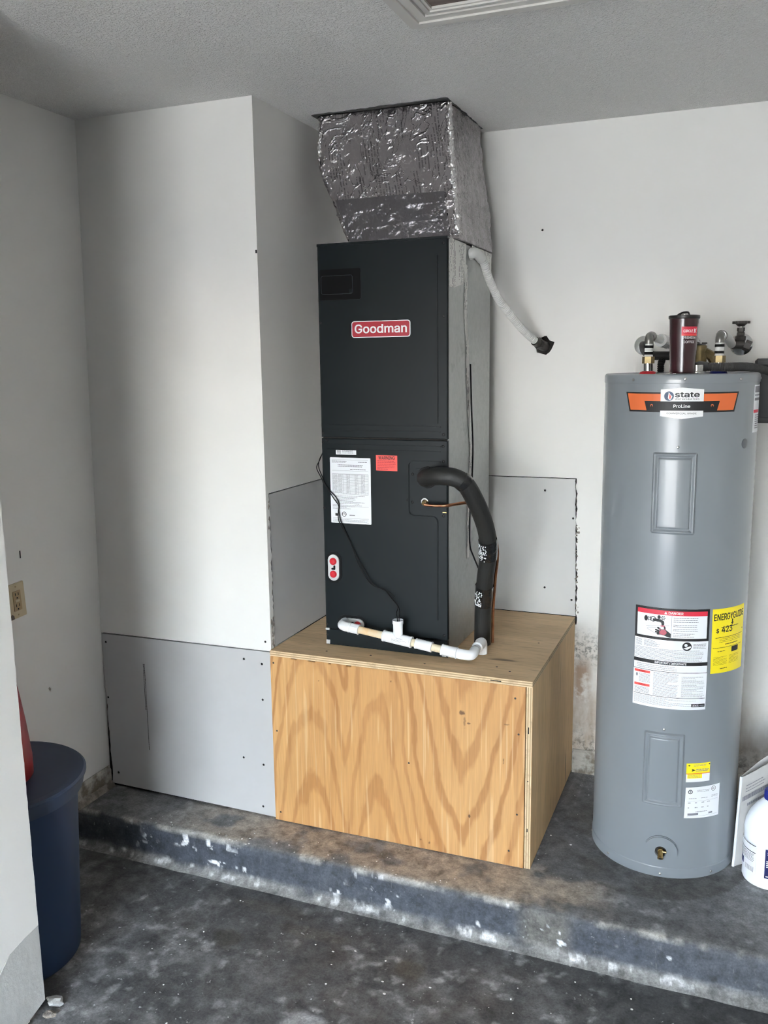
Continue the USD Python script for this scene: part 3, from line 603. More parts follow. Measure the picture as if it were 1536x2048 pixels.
def port(cx, cz, plugs, vertical, tag_):
    o = (lambda a, b: (cx + (b if not vertical else a), cz + (a if not vertical else b)))
    def stadium(r, ext):
        return LineString([o(0, -ext), o(0, ext)]).buffer(r, quad_segs=8)
    rec = hv.part('drain_recess', front(prism(stadium(.030, .026).difference(stadium(.0215, .0255)), .0026), AYF), 'black_plastic', 25)
    pl = hv.part('drain_port', front(prism(stadium(.0205, .0255), .006), AYF), 'port_grey', 25, label=tag_)
    for k in plugs:
        c_ = o(0, k * .0225)
        hv.part('plug', [lathe([(0, 0), (.0125, 0), (.0125, .004), (.009, .0075), (0, .0085)], (c_[0], AYF - .006, c_[1]), 24, (0, -1, 0))], 'plug_red', 30, pl, label='red drain plug')
    hv.part('slot', front(prism(LineString([o(-.004, -.004), o(.004, -.004), o(.004, .005)]).buffer(.0035), .0012), AYF - .006), 'rubber_black', 20, pl)
port(-.7575, .912, (-1, 1), True, 'grey drain port plate with two red plugs low on the left')
port(-.6925, .7160, (1,), False, 'grey drain port plate behind the white drain pipe')
for sx, sz in ((-.7885, 1.345), (-.7735, 1.352), (-.3615, 1.340), (-.3605, 1.291), (-.3600, 1.113), (-.7885, 1.12), (-.466, 1.247), (-.4675, 1.154), (-.4835, 1.16), (-.7885, .706), (-.3585, .708), (-.7885, .668), (-.3575, .672), (-.358, 1.75), (-.7875, 1.74), (-.3585, 1.972), (-.7865, 1.375), (-.3600, 1.378), (-.395, 1.157)):
    hv.part('screw', dome((sx, AYF, sz), .0046, .0022, (0, -1, 0), 10), 'screw_black', 30)
for sx, sz, wx_, wz_ in ((-.7855, .6425, .007, .007), (-.3585, .643, .007, .007), (-.787, .6888, .007, .0035)):
    hv.part('corner_clip', front(prism(sbox(sx - wx_, sz - wz_, sx + wx_, sz + wz_), .003), AYF), 'port_grey', False, label='pale metal corner clip')
# foil tape on the galvanized side (y, z)
tpv = [(1.925, -.430), (1.84, -.437), (1.76, -.430), (1.66, -.412), (1.60, -.412), (1.45, -.392), (1.30, -.363), (1.15, -.385), (1.03, -.392), (.925, -.398)]
lft = [(yy - .014 + .003 * math.sin(k * 2.3), zz_) for k, (zz_, yy) in enumerate(tpv)]; rgt = [(yy + .020 + .004 * math.sin(k * 1.7 + 1), zz_) for k, (zz_, yy) in enumerate(tpv)]
def crinkled(poly, x, amp, seed, dens=.008, t=.0006):
    """A sheet of foil on the plane x, crinkled."""
    b = poly.bounds; ys_, zs_ = np.arange(b[0], b[2] + dens, dens), np.arange(b[1], b[3] + dens, dens); out = []
    V_, F_2 = trimesh.creation.triangulate_polygon(poly, engine='earcut')
    m = trimesh.Trimesh(np.column_stack([V_, 0 * V_[:, 0]]), F_2); m = m.subdivide_to_size(dens)
    v = np.array(m.vertices); d = meshkit.fbm(v * np.array([70, 55, 0]), 3, seed)
    m.vertices = np.stack([x + t + amp * np.abs(2 * d - 1), v[:, 0], v[:, 1]], 1)
    return m
hv.part('seam_tape', crinkled(Polygon(lft + rgt[::-1]), AX1 - .001, .004, 5), 'foil_tape', True, label='strip of printed foil tape over the cabinet seam')
hv.part('foil_patch', crinkled(Polygon([(-.612, 1.991), (-.612, 1.842), (-.56, 1.842), (-.50, 1.853), (-.44, 1.86), (-.43, 1.90), (-.425, 1.991)]), AX1 - .001, .0025, 6), 'foil_tape', True)
hv.part('foil_patch', crinkled(Polygon([(-.372, 1.992), (-.370, 1.965), (-.33, 1.955), (-.24, 1.935), (-.125, 1.925), (-.118, 1.992)]), AX1 + .0035, .0025, 7), 'foil_tape', True)

# ---------------------------------------------------------------- foil wrapped duct
dz = [1.9935, 2.035, 2.09, 2.15, 2.22, 2.30, 2.37, 2.4365]
lx0 = [-.725, -.745, -.770, -.797, -.835, -.858, -.860, -.862]
lx1 = [-.3365, -.343, -.353, -.361, -.370, -.380, -.388, -.397]
ly0 = [-.535, -.530, -.522, -.512, -.496, -.482, -.468, -.458]
ly1 = [-.110, -.095, -.085, -.080, -.078, -.076, -.074, -.072]
zs = np.linspace(dz[0], dz[-1], 110); fx0, fx1, fy0, fy1 = (PchipInterpolator(dz, q)(zs) for q in (lx0, lx1, ly0, ly1))
per = []
ss = np.linspace(0, 1, 120, endpoint=False)
for (a_, b_) in (((0, 0), (1, 0)), ((1, 0), (1, 1)), ((1, 1), (0, 1)), ((0, 1), (0, 0))):
    for t in ss: per.append((a_[0] + (b_[0] - a_[0]) * t, a_[1] + (b_[1] - a_[1]) * t))
per = np.array(per); q = (np.abs(per * 2 - 1)); k_ = np.clip((q.min(1) - .93) / .07, 0, 1)[:, None] ** 2
per = .5 + (per - .5) * (1 - .022 * k_); nP = len(per)
V = np.array([[fx0[i] + (fx1[i] - fx0[i]) * per[:, 0], fy0[i] + (fy1[i] - fy0[i]) * per[:, 1], np.full(nP, zs[i])] for i in range(len(zs))]).transpose(0, 2, 1)
nrm = (per - .5) / np.linalg.norm(per - .5, axis=1, keepdims=True)
sidev = np.where(np.abs(per[:, :1] - .5) > np.abs(per[:, 1:] - .5), np.sign(per[:, :1] - .5) * [[1, 0]], np.sign(per[:, 1:] - .5) * [[0, 1]])
f1 = meshkit.fbm(V * np.array([20, 20, 16]), 3, 51); f2 = np.abs(2 * meshkit.fbm(V * np.array([34, 34, 26]) + 3 * f1[..., None], 3, 52) - 1); f3 = meshkit.fbm(V * 7, 2, 53)
corner = np.clip(1 - np.abs(q.min(1) - 1) / .10, 0, 1)
tape = np.exp(-(((V[..., 2] - 2.10 - .02 * per[None, :, 0]) / .003) ** 2)) + np.exp(-(((V[..., 2] - 2.045 - .02 * per[None, :, 0]) / .003) ** 2))
disp = (f3 - .5) * .016 + (f1 - .5) * .008 - f2 * .010 * (.5 + 1.7 * corner[None]) + tape * .0016
disp *= np.clip((zs - zs[0]) / .02, .15, 1)[:, None]
V[..., :2] += sidev[None] * disp[..., None]
V = V.reshape(-1, 3); i, j = np.meshgrid(np.arange(len(zs) - 1), np.arange(nP), indexing='ij'); i, j = i.ravel(), j.ravel(); k = (j + 1) % nP
F = np.vstack([np.stack([i * nP + j, i * nP + k, (i + 1) * nP + k], 1), np.stack([i * nP + j, (i + 1) * nP + k, (i + 1) * nP + j], 1)])
V = np.vstack([V, [[-.53, -.32, zs[0]], [-.63, -.27, zs[-1]]]]); j = np.arange(nP); k = (j + 1) % nP; e = (len(zs) - 1) * nP
F = np.vstack([F, np.stack([np.full(nP, len(V) - 2), k, j], 1), np.stack([np.full(nP, len(V) - 1), e + j, e + k], 1)])
du = Thing('supply_duct', (-.55, -.32, AZ1), 'crinkled foil wrapped duct rising from the air handler to the ceiling', 'duct')
du.part('foil_wrap', trimesh.Trimesh(V, F, process=False), 'foil_wrap', True)
Vg = V[:len(zs) * nP].reshape(len(zs), nP, 3); lv = [k for k in range(len(zs)) if zs[k] < 2.150]
for z0_, z1_, off in ((1.996, 2.060, .0032), (2.052, 2.150, .0022)):
    kk = [k for k in lv if z0_ <= zs[k] <= z1_]; sub = Vg[kk][:, 5:112].copy()
    sub[..., 1] = np.minimum(sub[..., 1], np.median(sub[..., 1], axis=1, keepdims=True) + .002) * .85 + np.median(sub[..., 1], axis=1, keepdims=True) * .15 - off
    n0, n1_ = sub.shape[:2]; i, j = np.meshgrid(np.arange(n0 - 1), np.arange(n1_ - 1), indexing='ij'); a = (i * n1_ + j).ravel()
    du.part('tape_band', trimesh.Trimesh(sub.reshape(-1, 3), np.vstack([np.stack([a, a + 1, a + n1_ + 1], 1), np.stack([a, a + n1_ + 1, a + n1_], 1)]), process=False), 'duct_tape_dark', True, label='smooth dark band of foil tape')
rngd = np.random.default_rng(12)
og = Polygon(ragged((-.880, -.470), (-.400, -.478), 30, .003, rngd) + ragged((-.3945, -.470), (-.3945, -.06), 20, .002, rngd) + [(-.880, -.06)])
cl = prism(og, .0025); cl.apply_translation([0, 0, H - .003]); du.part('ceiling_cutout', cl, 'conduit_grey', False, label='dark gap where the duct enters the ceiling')
def crumple_strip(P, r, seed):
    m = tube(spline(P, 40), r, 26); v = np.array(m.vertices); d = np.abs(2 * meshkit.fbm(v * np.array([85, 85, 60]), 3, seed) - 1) - .35
    m.vertices = v + (d * r * 1.3)[:, None] * m.vertex_normals; return m
du.part('corner_crease', crumple_strip([(-.397, -.449, 2.430), (-.385, -.470, 2.31), (-.372, -.492, 2.20), (-.362, -.504, 2.13), (-.352, -.515, 2.06), (-.346, -.522, 2.004)], .0105, 91), 'foil_crease', True, label='crumpled bright corner of the foil')
du.part('corner_crease', crumple_strip([(-.850, -.450, 2.425), (-.852, -.462, 2.36), (-.850, -.472, 2.30)], .0085, 92), 'foil_crease', True, label='crumpled bright corner of the foil')
du.part('side_tape', tube(spline([(-.350, -.06, 2.425), (-.368, -.068, 2.30), (-.352, -.072, 2.15)]), .0005, 4), 'foil_tape')

# ---------------------------------------------------------------- refrigerant lines
SP = [(-.414, AYF - .0100, 1.238), (-.4138, AYF - .0200, 1.238), (-.405, -.672, 1.241), (-.374, -.700, 1.2505), (-.335, -.710, 1.2545), (-.298, -.706, 1.250), (-.268, -.692, 1.229), (-.247, -.658, 1.175), (-.234, -.612, 1.110), (-.229, -.572, 1.046), (-.234, -.540, .972), (-.254, -.502, .878), (-.270, -.467, .772), (-.277, -.449, .67), (-.277, -.449, PH + .001)]
sp_ = spline(SP, 10)
sl = Thing('suction_line', (-.277, -.449, PH), 'thick black foam covered suction line curving down to the platform', 'pipe')
rr = np.interp(np.arange(len(sp_)), [0, 22, 70, len(sp_)], [.0270, .0285, .0290, .0285])
sl.part('foam_sleeve', tube(sp_, rr, 24), 'foam_black', True)
def band(i0, i1, extra, m_, seed, **kw):
    P_ = sp_[i0:i1]; r_ = rr[i0:i1] + extra; m = tube(P_, r_, 28, False); v = np.array(m.vertices)
    m.vertices = v + .0022 * (meshkit.fbm(v * 90, 2, seed)[:, None] - .3) * m.vertex_normals; return sl.part('tape_wrap', m, m_, True, **kw)
b1 = band(92, 102, .0018, 'tape_black', 61, label='glossy black tape wrap'); b2 = band(112, 120, .0018, 'tape_black', 62, label='glossy black tape wrap near the platform'); b3 = band(56, 61, .0012, 'tape_black', 63); b4 = band(0, 6, .001, 'tape_black', 64)
rng = np.random.default_rng(21)
for bnd, i0, i1 in ((b1, 93, 101), (b2, 113, 119)):      # torn woven threads of the tape that catch the light
    th = []
    for k in range(60):
        row, col = k // 6, k % 6; i = i0 + (i1 - i0) * (row + .5) / 10; aa = -2.45 + .17 * (col + .5 * (row % 2)) + rng.normal(0, .02)
        if rng.random() < .28 + .05 * abs(col - 2): continue
        c = np.array([np.interp(i, np.arange(len(sp_)), sp_[:, q]) for q in range(3)]); t = sp_[int(i) + 1] - sp_[int(i)]; t /= np.linalg.norm(t)
        n_ = np.array([math.cos(aa), math.sin(aa), 0.0]); n_ -= t * (n_ @ t); n_ /= np.linalg.norm(n_); s_ = np.cross(t, n_); r_ = rr[int(i)] + .0038
        w_ = rng.uniform(.0020, .0034)
        m = trimesh.Trimesh([c + n_ * r_ + s_ * w_, c + n_ * r_ + t * w_ * 1.3, c + n_ * r_ - s_ * w_, c + n_ * r_ - t * w_ * 1.3, c + n_ * (r_ + .0009), c + n_ * (r_ - .001)]).convex_hull; th.append(m)
    sl.part('frayed_thread', th, 'print_white', False, bnd, kind='stuff', label='silvery frayed threads')
ll = Thing('liquid_line', (-.25, -.43, PH), 'thin copper liquid line running behind the black foam pipe', 'pipe')
LP = [(-.4150, AYF - .0345, 1.1535), (-.402, -.664, 1.1525), (-.375, -.663, 1.1515), (-.340, -.660, 1.1530), (-.318, -.634, 1.1545), (-.290, -.597, 1.155), (-.262, -.580, 1.145), (-.238, -.566, 1.115), (-.220, -.529, 1.055), (-.210, -.507, .975), (-.227, -.469, .878), (-.242, -.436, .772), (-.248, -.420, .68), (-.248, -.420, PH + .001)]
ll.part('tube', tube(spline(LP, 8), .0052, 12), 'copper', True)

# ---------------------------------------------------------------- condensate drain
cd_ = Thing('condensate_drain', (-.40, -.68, PH), 'white and yellowed plastic drain pipe with a tee in front of the air handler', 'pipe')
D0, D1 = np.array([-.698, -.682, .7215]), np.array([-.268, -.686, .6685])
dir_ = (D1 - D0) / np.linalg.norm(D1 - D0); at = lambda t: D0 + (D1 - D0) * t
def sleeve(a, b, r, lip=.0015):
    P_ = [a, a + (b - a) * .04, a + (b - a) * .06, b - (b - a) * .06, b - (b - a) * .04, b]; return tube(P_, [r + lip - .001, r + lip, r, r, r + lip, r + lip - .001], 26)
cd_.part('elbow', [tube(spline([(-.7140, AYF - .0075, .7225), (-.7140, -.652, .7225), (-.711, -.672, .7225), (-.696, -.6825, .7215), (-.675, -.6825, .719)], 8), .0165, 24), sleeve(at(.035), at(.125), .0165)], 'pvc_white', True)
cd_.part('pipe', rod(at(.12), at(.34), .0125, 22), 'pvc_aged', 30, label='yellowed scorched length of pipe')
cd_.part('pipe', rod(at(.54), at(.62), .0125, 22), 'pvc_aged', 30); cd_.part('pipe', rod(at(.70), at(.84), .0125, 22), 'pvc_aged', 30, label='stained yellowed pipe end')
tc = at(.455)
te = cd_.part('tee', sleeve(at(.33), at(.57), .0185), 'pvc_white', 30, label='white tee with small print'); cd_.part('tee_branch', [tube([tc, tc + [0, 0, .052], tc + [0, 0, .053], tc + [0, 0, .066]], [.0165, .0165, .0185, .0185], 26, False), tube([tc + [0, 0, .066], tc + [0, 0, .066], tc + [0, 0, .045]], [.0185, .0145, .0145], 26, False)], 'pvc_white', 30, te, label='open top of the tee')
rng = np.random.default_rng(3)
ln = as_mesh([lines(-.028, .028, -.004, .004, 3, rng, 0, .3, .4), lines(-.012, .012, .006, .010, 2, rng, 0, .4)]); v = np.array(ln.vertices); ang = -PI / 2 + v[:, 1] / .0188
mid = tc + dir_ * .01
ln.vertices = mid + dir_ * v[:, :1] + np.stack([0 * v[:, 0], np.cos(ang + PI / 2) * -.0189, np.sin(ang + PI / 2) * .0189], 1); cd_.part('print', ln, 'print_grey', False, te)
cd_.part('inner_dark', lathe([(0, 0), (.0142, 0)], tc + [0, 0, .050], 20), 'gap_dark', False, te)
cd_.part('coupling', sleeve(at(.60), at(.735), .0170), 'pvc_white', True)
e0 = at(.83)
cd_.part('elbow', [sleeve(at(.81), at(.935), .0180), tube(spline([at(.90), at(.97), at(1.0) + [.012, .006, -.0005], at(1.0) + [.018, .020, .0], at(1.0) + [.018, .050, .002]], 8), .0170, 24)], 'pvc_white', True)
cd_.part('pipe', rod(at(1.0) + [.018, .048, .002], at(1.0) + [.018, .085, .004], .0125, 22), 'pvc_white', 30)
cd_.part('elbow', [sleeve(at(1.0) + [.018, .075, .004], at(1.0) + [.018, .118, .006], .0175), tube(spline([at(1.0) + [.018, .112, .006], at(1.0) + [.018, .132, .004], at(1.0) + [.018, .138, -.012], at(1.0) + [.018, .138, PH - .6685 + .0005]], 8), .0172, 24)], 'pvc_white', True)

# float switch wires, thermostat wire
fs = Thing('float_switch_wire', (-.79, -.64, 1.29), 'pair of thin black wires hanging across the dark front into the white tee', 'wire')
W1 = [(-.800, AYF + .03, 1.31), (-.797, -.640, 1.29), (-.800, -.645, 1.262), (-.788, -.641, 1.225), (-.7855, -.6385, 1.205), (-.764, -.637, 1.181), (-.741, -.6365, 1.158), (-.7305, -.637, 1.137), (-.731, -.6375, 1.108), (-.722, -.638, 1.07), (-.700, -.639, 1.025), (-.680, -.640, .985), (-.652, -.641, .935), (-.612, -.642, .875), (-.582, -.643, .855), (-.560, -.643, .8475), (-.536, -.646, .825), (-.512, -.654, .802), (-.501, -.670, .785), (-.4985, -.682, .768), (-.4985, -.684, .751)]
W2 = [(p_[0] - .0045 + .004 * math.sin(k * 1.9), p_[1] - .001, p_[2] - .006 * math.sin(k * 1.1 + .4)) for k, p_ in enumerate(W1[:-3])] + [(-.512, -.672, .785), (-.5055, -.682, .768), (-.5035, -.684, .751)]
fs.part('strand', tube(spline(W1, 6), .0016, 7), 'rubber_black', True); fs.part('strand', tube(spline(W2, 6), .0016, 7), 'rubber_black', True)
fs.part('loose_end', tube(spline([(-.566, -.643, .850), (-.548, -.646, .8465), (-.532, -.650, .838), (-.525, -.651, .832)]), .0014, 7), 'rubber_black', True)
fs.part('connector', tube([(-.7885, -.640, 1.218), (-.786, -.641, 1.208)], .003, 8), 'rubber_black', True)
tw = Thing('control_wire', (-.335, -.4, .92), 'thin black control wire running down the foil taped cabinet side', 'wire')
CW = [(-.338, -.400, 1.60), (-.338, -.384, 1.45), (-.338, -.366, 1.32), (-.338, -.375, 1.20), (-.338, -.395, 1.12), (-.338, -.402, 1.04), (-.337, -.400, .97), (-.325, -.395, .93), (-.300, -.408, .885), (-.278, -.425, .845), (-.268, -.440, .835)]
tw.part('strand', tube(spline(CW, 8), .0028, 8), 'rubber_black', True)

# white flexible conduit from the cabinet side to the wall
fc = Thing('flexible_conduit', (-.18, 0, 1.665), 'white corrugated conduit curving from the cabinet side to a hole in the back wall', 'conduit')
FP = spline([(-.316, -.362, 1.952), (-.311, -.345, 1.942), (-.306, -.325, 1.915), (-.299, -.290, 1.875), (-.286, -.245, 1.828), (-.259, -.185, 1.776), (-.222, -.115, 1.717), (-.187, -.055, 1.676)], 30)
s_ = np.concatenate([[0], np.cumsum(np.linalg.norm(np.diff(FP, axis=0), axis=1))]); n_ = int(s_[-1] / .0011); u_ = np.linspace(0, s_[-1], n_); FP = np.stack([np.interp(u_, s_, FP[:, k]) for k in range(3)], 1)
fc.part('corrugated_hose', tube(FP, .0128 + .0016 * np.sign(np.sin(u_ * 2 * PI / .0072)) * np.abs(np.sin(u_ * 2 * PI / .0072)) ** .5, 18), 'flex_white', True)
fc.part('end_fitting', [tube(spline([(AX1 + .0062, -.399, 1.962), (-.3330, -.399, 1.9625), (-.326, -.390, 1.965), (-.320, -.372, 1.960), (-.313, -.352, 1.947)], 6), .017, 20), lathe([(0, 0), (.020, 0), (.020, .008), (0, .008)], (AX1 + .0058, -.396, 1.962), 8, (1, 0, 0))], 'flex_white', 30, label='white angled end fitting')
fc.part('wall_connector', [tube([(-.192, -.064, 1.680), (-.176, -.030, 1.667), (-.168, .010, 1.660)], [.0165, .019, .019], 16), hexnut((-.181, -.042, 1.671), .0215, .012, (.4, .85, -.25))], 'dull_iron', 30, label='grey metal connector sunk in the wall hole')

# ---------------------------------------------------------------- water heater
WX, WY, WR, WZ = .3451, -.4215, .2271, 1.5654
wh = Thing('water_heater', (WX, WY, 0), 'tall grey cylindrical electric water heater with an orange and black badge', 'water heater')
pr_ = [(0, .0), (WR + .001, .0), (WR + .0022, .002), (WR + .0022, .030), (WR + .0008, .0325), (WR, .034)]
wh.part('bottom_ring', lathe(pr_ + [(0, .034)], (WX, WY, 0), 128), 'tank_grey', 30)
tk = wh.part('tank', lathe([(0, .03), (WR, .03), (WR, 1.5385), (0, 1.5385)], (WX, WY, 0), 160), 'tank_grey', 30)
wh.part('top_cap', lathe([(0, 1.5375), (WR + .0012, 1.5375), (WR + .0020, 1.539), (WR + .0020, 1.558), (WR - .001, 1.5632), (WR - .006, 1.5654), (WR - .022, 1.5654), (WR - .026, 1.5625), (0, 1.5625)], (WX, WY, 0), 160), 'tank_grey', 30)
def bend(m, a, z, off=0.0, R=WR):
    """Shapes drawn flat, wrapped round the tank: x runs round it, y up."""
    m = as_mesh(m).copy(); v = np.array(m.vertices); t = math.radians(a) + v[:, 0] / R; r = R + off + v[:, 2]
    m.vertices = np.stack([WX + r * np.cos(t), WY + r * np.sin(t), z + v[:, 1]], 1); return m
def strips(poly, d, w=.008, base=0.0):
    b = poly.bounds; out = []
    for x in np.arange(b[0], b[2], w):
        q = poly.intersection(sbox(x, b[1] - 1, min(x + w, b[2]), b[3] + 1))
        for p_ in getattr(q, 'geoms', [q]):
            if p_.geom_type == 'Polygon' and p_.area > 1e-9: out.append(trimesh.creation.extrude_polygon(p_, d, engine='earcut'))
    m = trimesh.util.concatenate(out); m.apply_translation([0, 0, base]); return m
class Sticker:
    """A label stuck on the tank: its layers are drawn flat and wrapped."""
    def __init__(s, name, a, z, poly, m_, label):
        s.a, s.z = a, z; s.o = wh.part(name, bend(strips(poly, .0004), a, z), m_, False, label=label)
    def add(s, name, mesh, m_, **kw): wh.part(name, bend(mesh, s.a, s.z), m_, False, s.o, **kw)
    def shape(s, name, poly, m_, lvl=1, **kw): s.add(name, strips(poly, .0003, .008, .0001 + .0003 * lvl), m_, **kw)
    def text(s, t, h, x, y, m_, bold=True, width=None, lvl=2, name='lettering'): s.add(name, text(t, h, x, y, .0003, bold, width=width, base=.0001 + .0003 * lvl), m_)
# badge
bd = Sticker('badge', -85.1, 1.4835, Polygon([(-.1728, .0300), (.1728, .0300), (.1580, -.0275), (-.1580, -.0275)]), 'print_black', 'orange and black badge with the maker name')
bd.shape('orange_field', Polygon([(-.1665, .0255), (.1665, .0255), (.1538, -.0225), (.100, -.0225), (.1075, .0045), (-.1075, .0045), (-.100, -.0225), (-.1538, -.0225)]), 'logo_orange', 1)
bd.shape('shield', Polygon([(-.0595, .038), (0, .0435), (.0595, .038), (.0595, .004), (-.0595, .004)]), 'print_white', 2); bd.shape('shield', Polygon([(-.0595, -.0225), (.0595, -.0225), (.0595, -.039), (0, -.0465), (-.0595, -.039)]), 'print_white', 2)
bd.shape('emblem', Point(-.036, .0190).buffer(.0135, quad_segs=10), 'logo_blue', 3); bd.shape('emblem_flame', Polygon([(-.037, .0305), (-.031, .022), (-.0265, .019), (-.030, .009), (-.0355, .008), (-.039, .014)]), 'print_white', 4); bd.shape('emblem_flame', Polygon([(-.0345, .026), (-.030, .018), (-.032, .011), (-.0355, .012), (-.0355, .019)]), 'warn_orange', 5)
bd.text('state', .0145, .0140, .0165, 'print_black', True, .068, 3); bd.text('WATER HEATERS', .0044, .0140, .0085, 'print_black', False, .066, 3)
bd.text('ProLine', .0088, .0, -.0140, 'print_white', True, .046, 3); bd.text('COMMERCIAL GRADE', .0044, .0, -.0325, 'print_black', False, .082, 3)
for k in (-1, 1): bd.shape('badge_dot', Point(k * .085, -.0085).buffer(.0042).difference(Point(k * .085, -.0100).buffer(.0030)), 'logo_orange', 2)
# element covers
def cover(a0, a1, z0, z1, label):
    na, nz = 90, 130; t = np.linspace(math.radians(a0), math.radians(a1), na); z = np.linspace(z0, z1, nz); T, Z = np.meshgrid(t, z, indexing='ij')
    sx_, sz_ = (T - t.mean()) * WR, Z - z.mean(); hx_, hz_ = np.ptp(t) * WR / 2, np.ptp(z) / 2; r_ = .008
    qx, qz = np.abs(sx_) - hx_ + r_, np.abs(sz_) - hz_ + r_; d = -(np.hypot(np.maximum(qx, 0), np.maximum(qz, 0)) + np.minimum(np.maximum(qx, qz), 0) - r_)
    hh = np.interp(d, [0, .001, .0035, .006, .0085, .0105, .0150, .0175, .0205, .0225, .05], [.0, .0, -.0, .0060, .0068, .0056, .0010, .0006, .0050, .0060, .0060])
    R_2 = WR + hh - np.where(d <= .0005, .003, 0); V_ = np.stack([WX + R_2 * np.cos(T), WY + R_2 * np.sin(T), Z], -1).reshape(-1, 3)
    i, j = np.meshgrid(np.arange(na - 1), np.arange(nz - 1), indexing='ij'); a = (i * nz + j).ravel()
    return wh.part('element_cover', trimesh.Trimesh(V_, np.vstack([np.stack([a, a + nz, a + nz + 1], 1), np.stack([a, a + nz + 1, a + 1], 1)]), process=False), 'tank_grey', True, label=label)
cu = cover(-104.4, -72.0, 1.096, 1.3415, 'upper raised rectangular element cover'); clw = cover(-103.1, -71.8, .237, .4805, 'lower raised rectangular element cover')
def tank_screw(a, z, par=None, r=.0042, m_='steel', off=0.0):
    t = math.radians(a); n_ = np.array([math.cos(t), math.sin(t), 0]); wh.part('screw', dome(np.array([WX, WY, z]) + n_ * (WR + off), r, .0028, n_, 12), m_, 30, par)
for a, z, off in ((-122.0, 1.549, .0018), (-40.5, 1.549, .0018), (-83.5, 1.551, .0018), (-86.5, 1.3555, 0), (-88.0, .4895, 0), (-132, .016, .002), (-86.5, .012, .002), (-45, .014, .002), (-170, .014, .002), (-5, 1.549, .0018)): tank_screw(a, z, None, .0042, 'steel', off)
wh.part('plug', lathe([(0, 0), (.0145, 0), (.0145, .001), (.011, .003), (0, .0035)], (WX + WR * math.cos(math.radians(-32)), WY + WR * math.sin(math.radians(-32)), 1.361), 24, (math.cos(math.radians(-32)), math.sin(math.radians(-32)), 0)), 'plug_grey', 30, label='round grey hole plug on the upper right')
# danger and instruction sheet
rng = np.random.default_rng(17)
dl = Sticker('instruction_sheet', -85.4, .7145, sbox(-.1105, -.1575, .1105, .1575), 'paper_white', 'large white sheet with a red danger header and hand picture')
dl.shape('black_frame', sbox(-.1105, .0585, .1105, .1575).difference(sbox(-.1035, .0665, .1035, .1505)), 'print_black')
dl.shape('danger_strip', sbox(-.1035, .1365, .1035, .1505), 'print_red'); dl.text('DANGER', .0075, .010, .1400, 'print_white', True, .042)
dl.shape('alert_triangle', Polygon([(-.0235, .1395), (-.0145, .1395), (-.019, .1480)]), 'print_white', 2)
dl.shape('divider', sbox(-.0015, .0675, -.0007, .1365), 'print_grey')
def blob(cx, cy, rx, ry): return affinity.scale(Point(cx, cy).buffer(1.0, quad_segs=5), rx, ry)
tap = LineString([(-.052, .119), (-.034, .118), (-.027, .114), (-.0265, .108)]).buffer(.0042).union(blob(-.0765, .121, .0055, .0085)).union(blob(-.038, .1285, .0045, .006)).union(Point(-.055, .121).buffer(.0082).difference(Point(-.055, .121).buffer(.0060)))
for cx, cy in ((-.066, .121), (-.026, .127)):
    for aa in (0, 60, 120): tap = tap.union(LineString([(cx - .006 * math.cos(math.radians(aa)), cy - .006 * math.sin(math.radians(aa))), (cx + .006 * math.cos(math.radians(aa)), cy + .006 * math.sin(math.radians(aa)))]).buffer(.0011))
dl.shape('tap_picture', tap.difference(Point(-.066, .121).buffer(.0025)).difference(Point(-.026, .127).buffer(.0025)), 'print_black')
dl.shape('basin_line', LineString([(-.075, .098), (-.045, .100), (-.022, .1035), (-.008, .1045)]).buffer(.0003).union(LineString([(-.030, .0985), (-.070, .093), (-.072, .089), (-.045, .076)]).buffer(.0003)), 'print_grey')
hand = blob(-.024, .0825, .010, .0085)
for (ax_, ay_, bx_, by_) in ((-.028, .087, -.040, .0955), (-.032, .084, -.046, .0885), (-.031, .080, -.046, .0820), (-.027, .077, -.041, .0765), (-.019, .088, -.021, .0985)): hand = hand.union(LineString([(ax_, ay_), (bx_, by_)]).buffer(.0017))
dl.shape('hand_outline', hand.union(Polygon([(-.028, .076), (-.016, .089), (-.003, .079), (-.003, .068), (-.012, .070)])).buffer(.0008), 'print_black', 1)
dl.shape('hand_picture', hand.buffer(-.0006).intersection(sbox(-.036, .07, -.012, .094)), 'flesh_print', 2)
dl.shape('drip_mark', blob(-.0265, .1020, .007, .0025), 'flesh_print', 1)
dl.add('print', as_mesh([lines(.004, .080, .1140, .1325, 3, rng, .0006, .3), lines(.004, .075, .1000, .1105, 2, rng, .0006, .3), lines(.004, .080, .0875, .0975, 2, rng, .0006, .3), lines(.004, .070, .0695, .084, 3, rng, .0006, .3)]), 'print_grey')
dl.add('print', as_mesh([lines(-.105, -.085, .034, .055, 6, rng, .0006, .3), lines(-.080, -.030, .034, .0555, 6, rng, .0006, .3, .4), lines(.064, .104, .034, .052, 4, rng, .0006, .35), lines(-.107, .100, -.006, .031, 9, rng, .0006, .26)]), 'print_grey')
pic = Point(.0455, .0425).buffer(.0135, quad_segs=10); pg = Point(.0425, .046).buffer(.0048).union(Polygon([(.034, .036), (.047, .041), (.056, .0445), (.057, .039), (.046, .0325)]))
dl.shape('manual_symbol', pic.difference(pg), 'print_black')
dl.shape('black_bar', sbox(-.1105, -.0185, .1105, -.0075), 'print_black'); dl.text('IMPORTANT / IMPORTANTE', .0062, .0, -.0160, 'print_white', True, .092)
for q_ in (sbox(-.1105, -.0415, .1105, -.0402), sbox(-.1075, -.1215, .1075, -.1202), sbox(-.1105, -.0402, -.1099, .0585), sbox(.1099, -.0402, .1105, .0585)): dl.shape('rule', q_, 'print_black')
dl.shape('warning_strip', sbox(-.1065, -.0520, -.0585, -.0445).union(sbox(-.1065, -.0950, -.0585, -.0875)), 'warn_orange', 1)
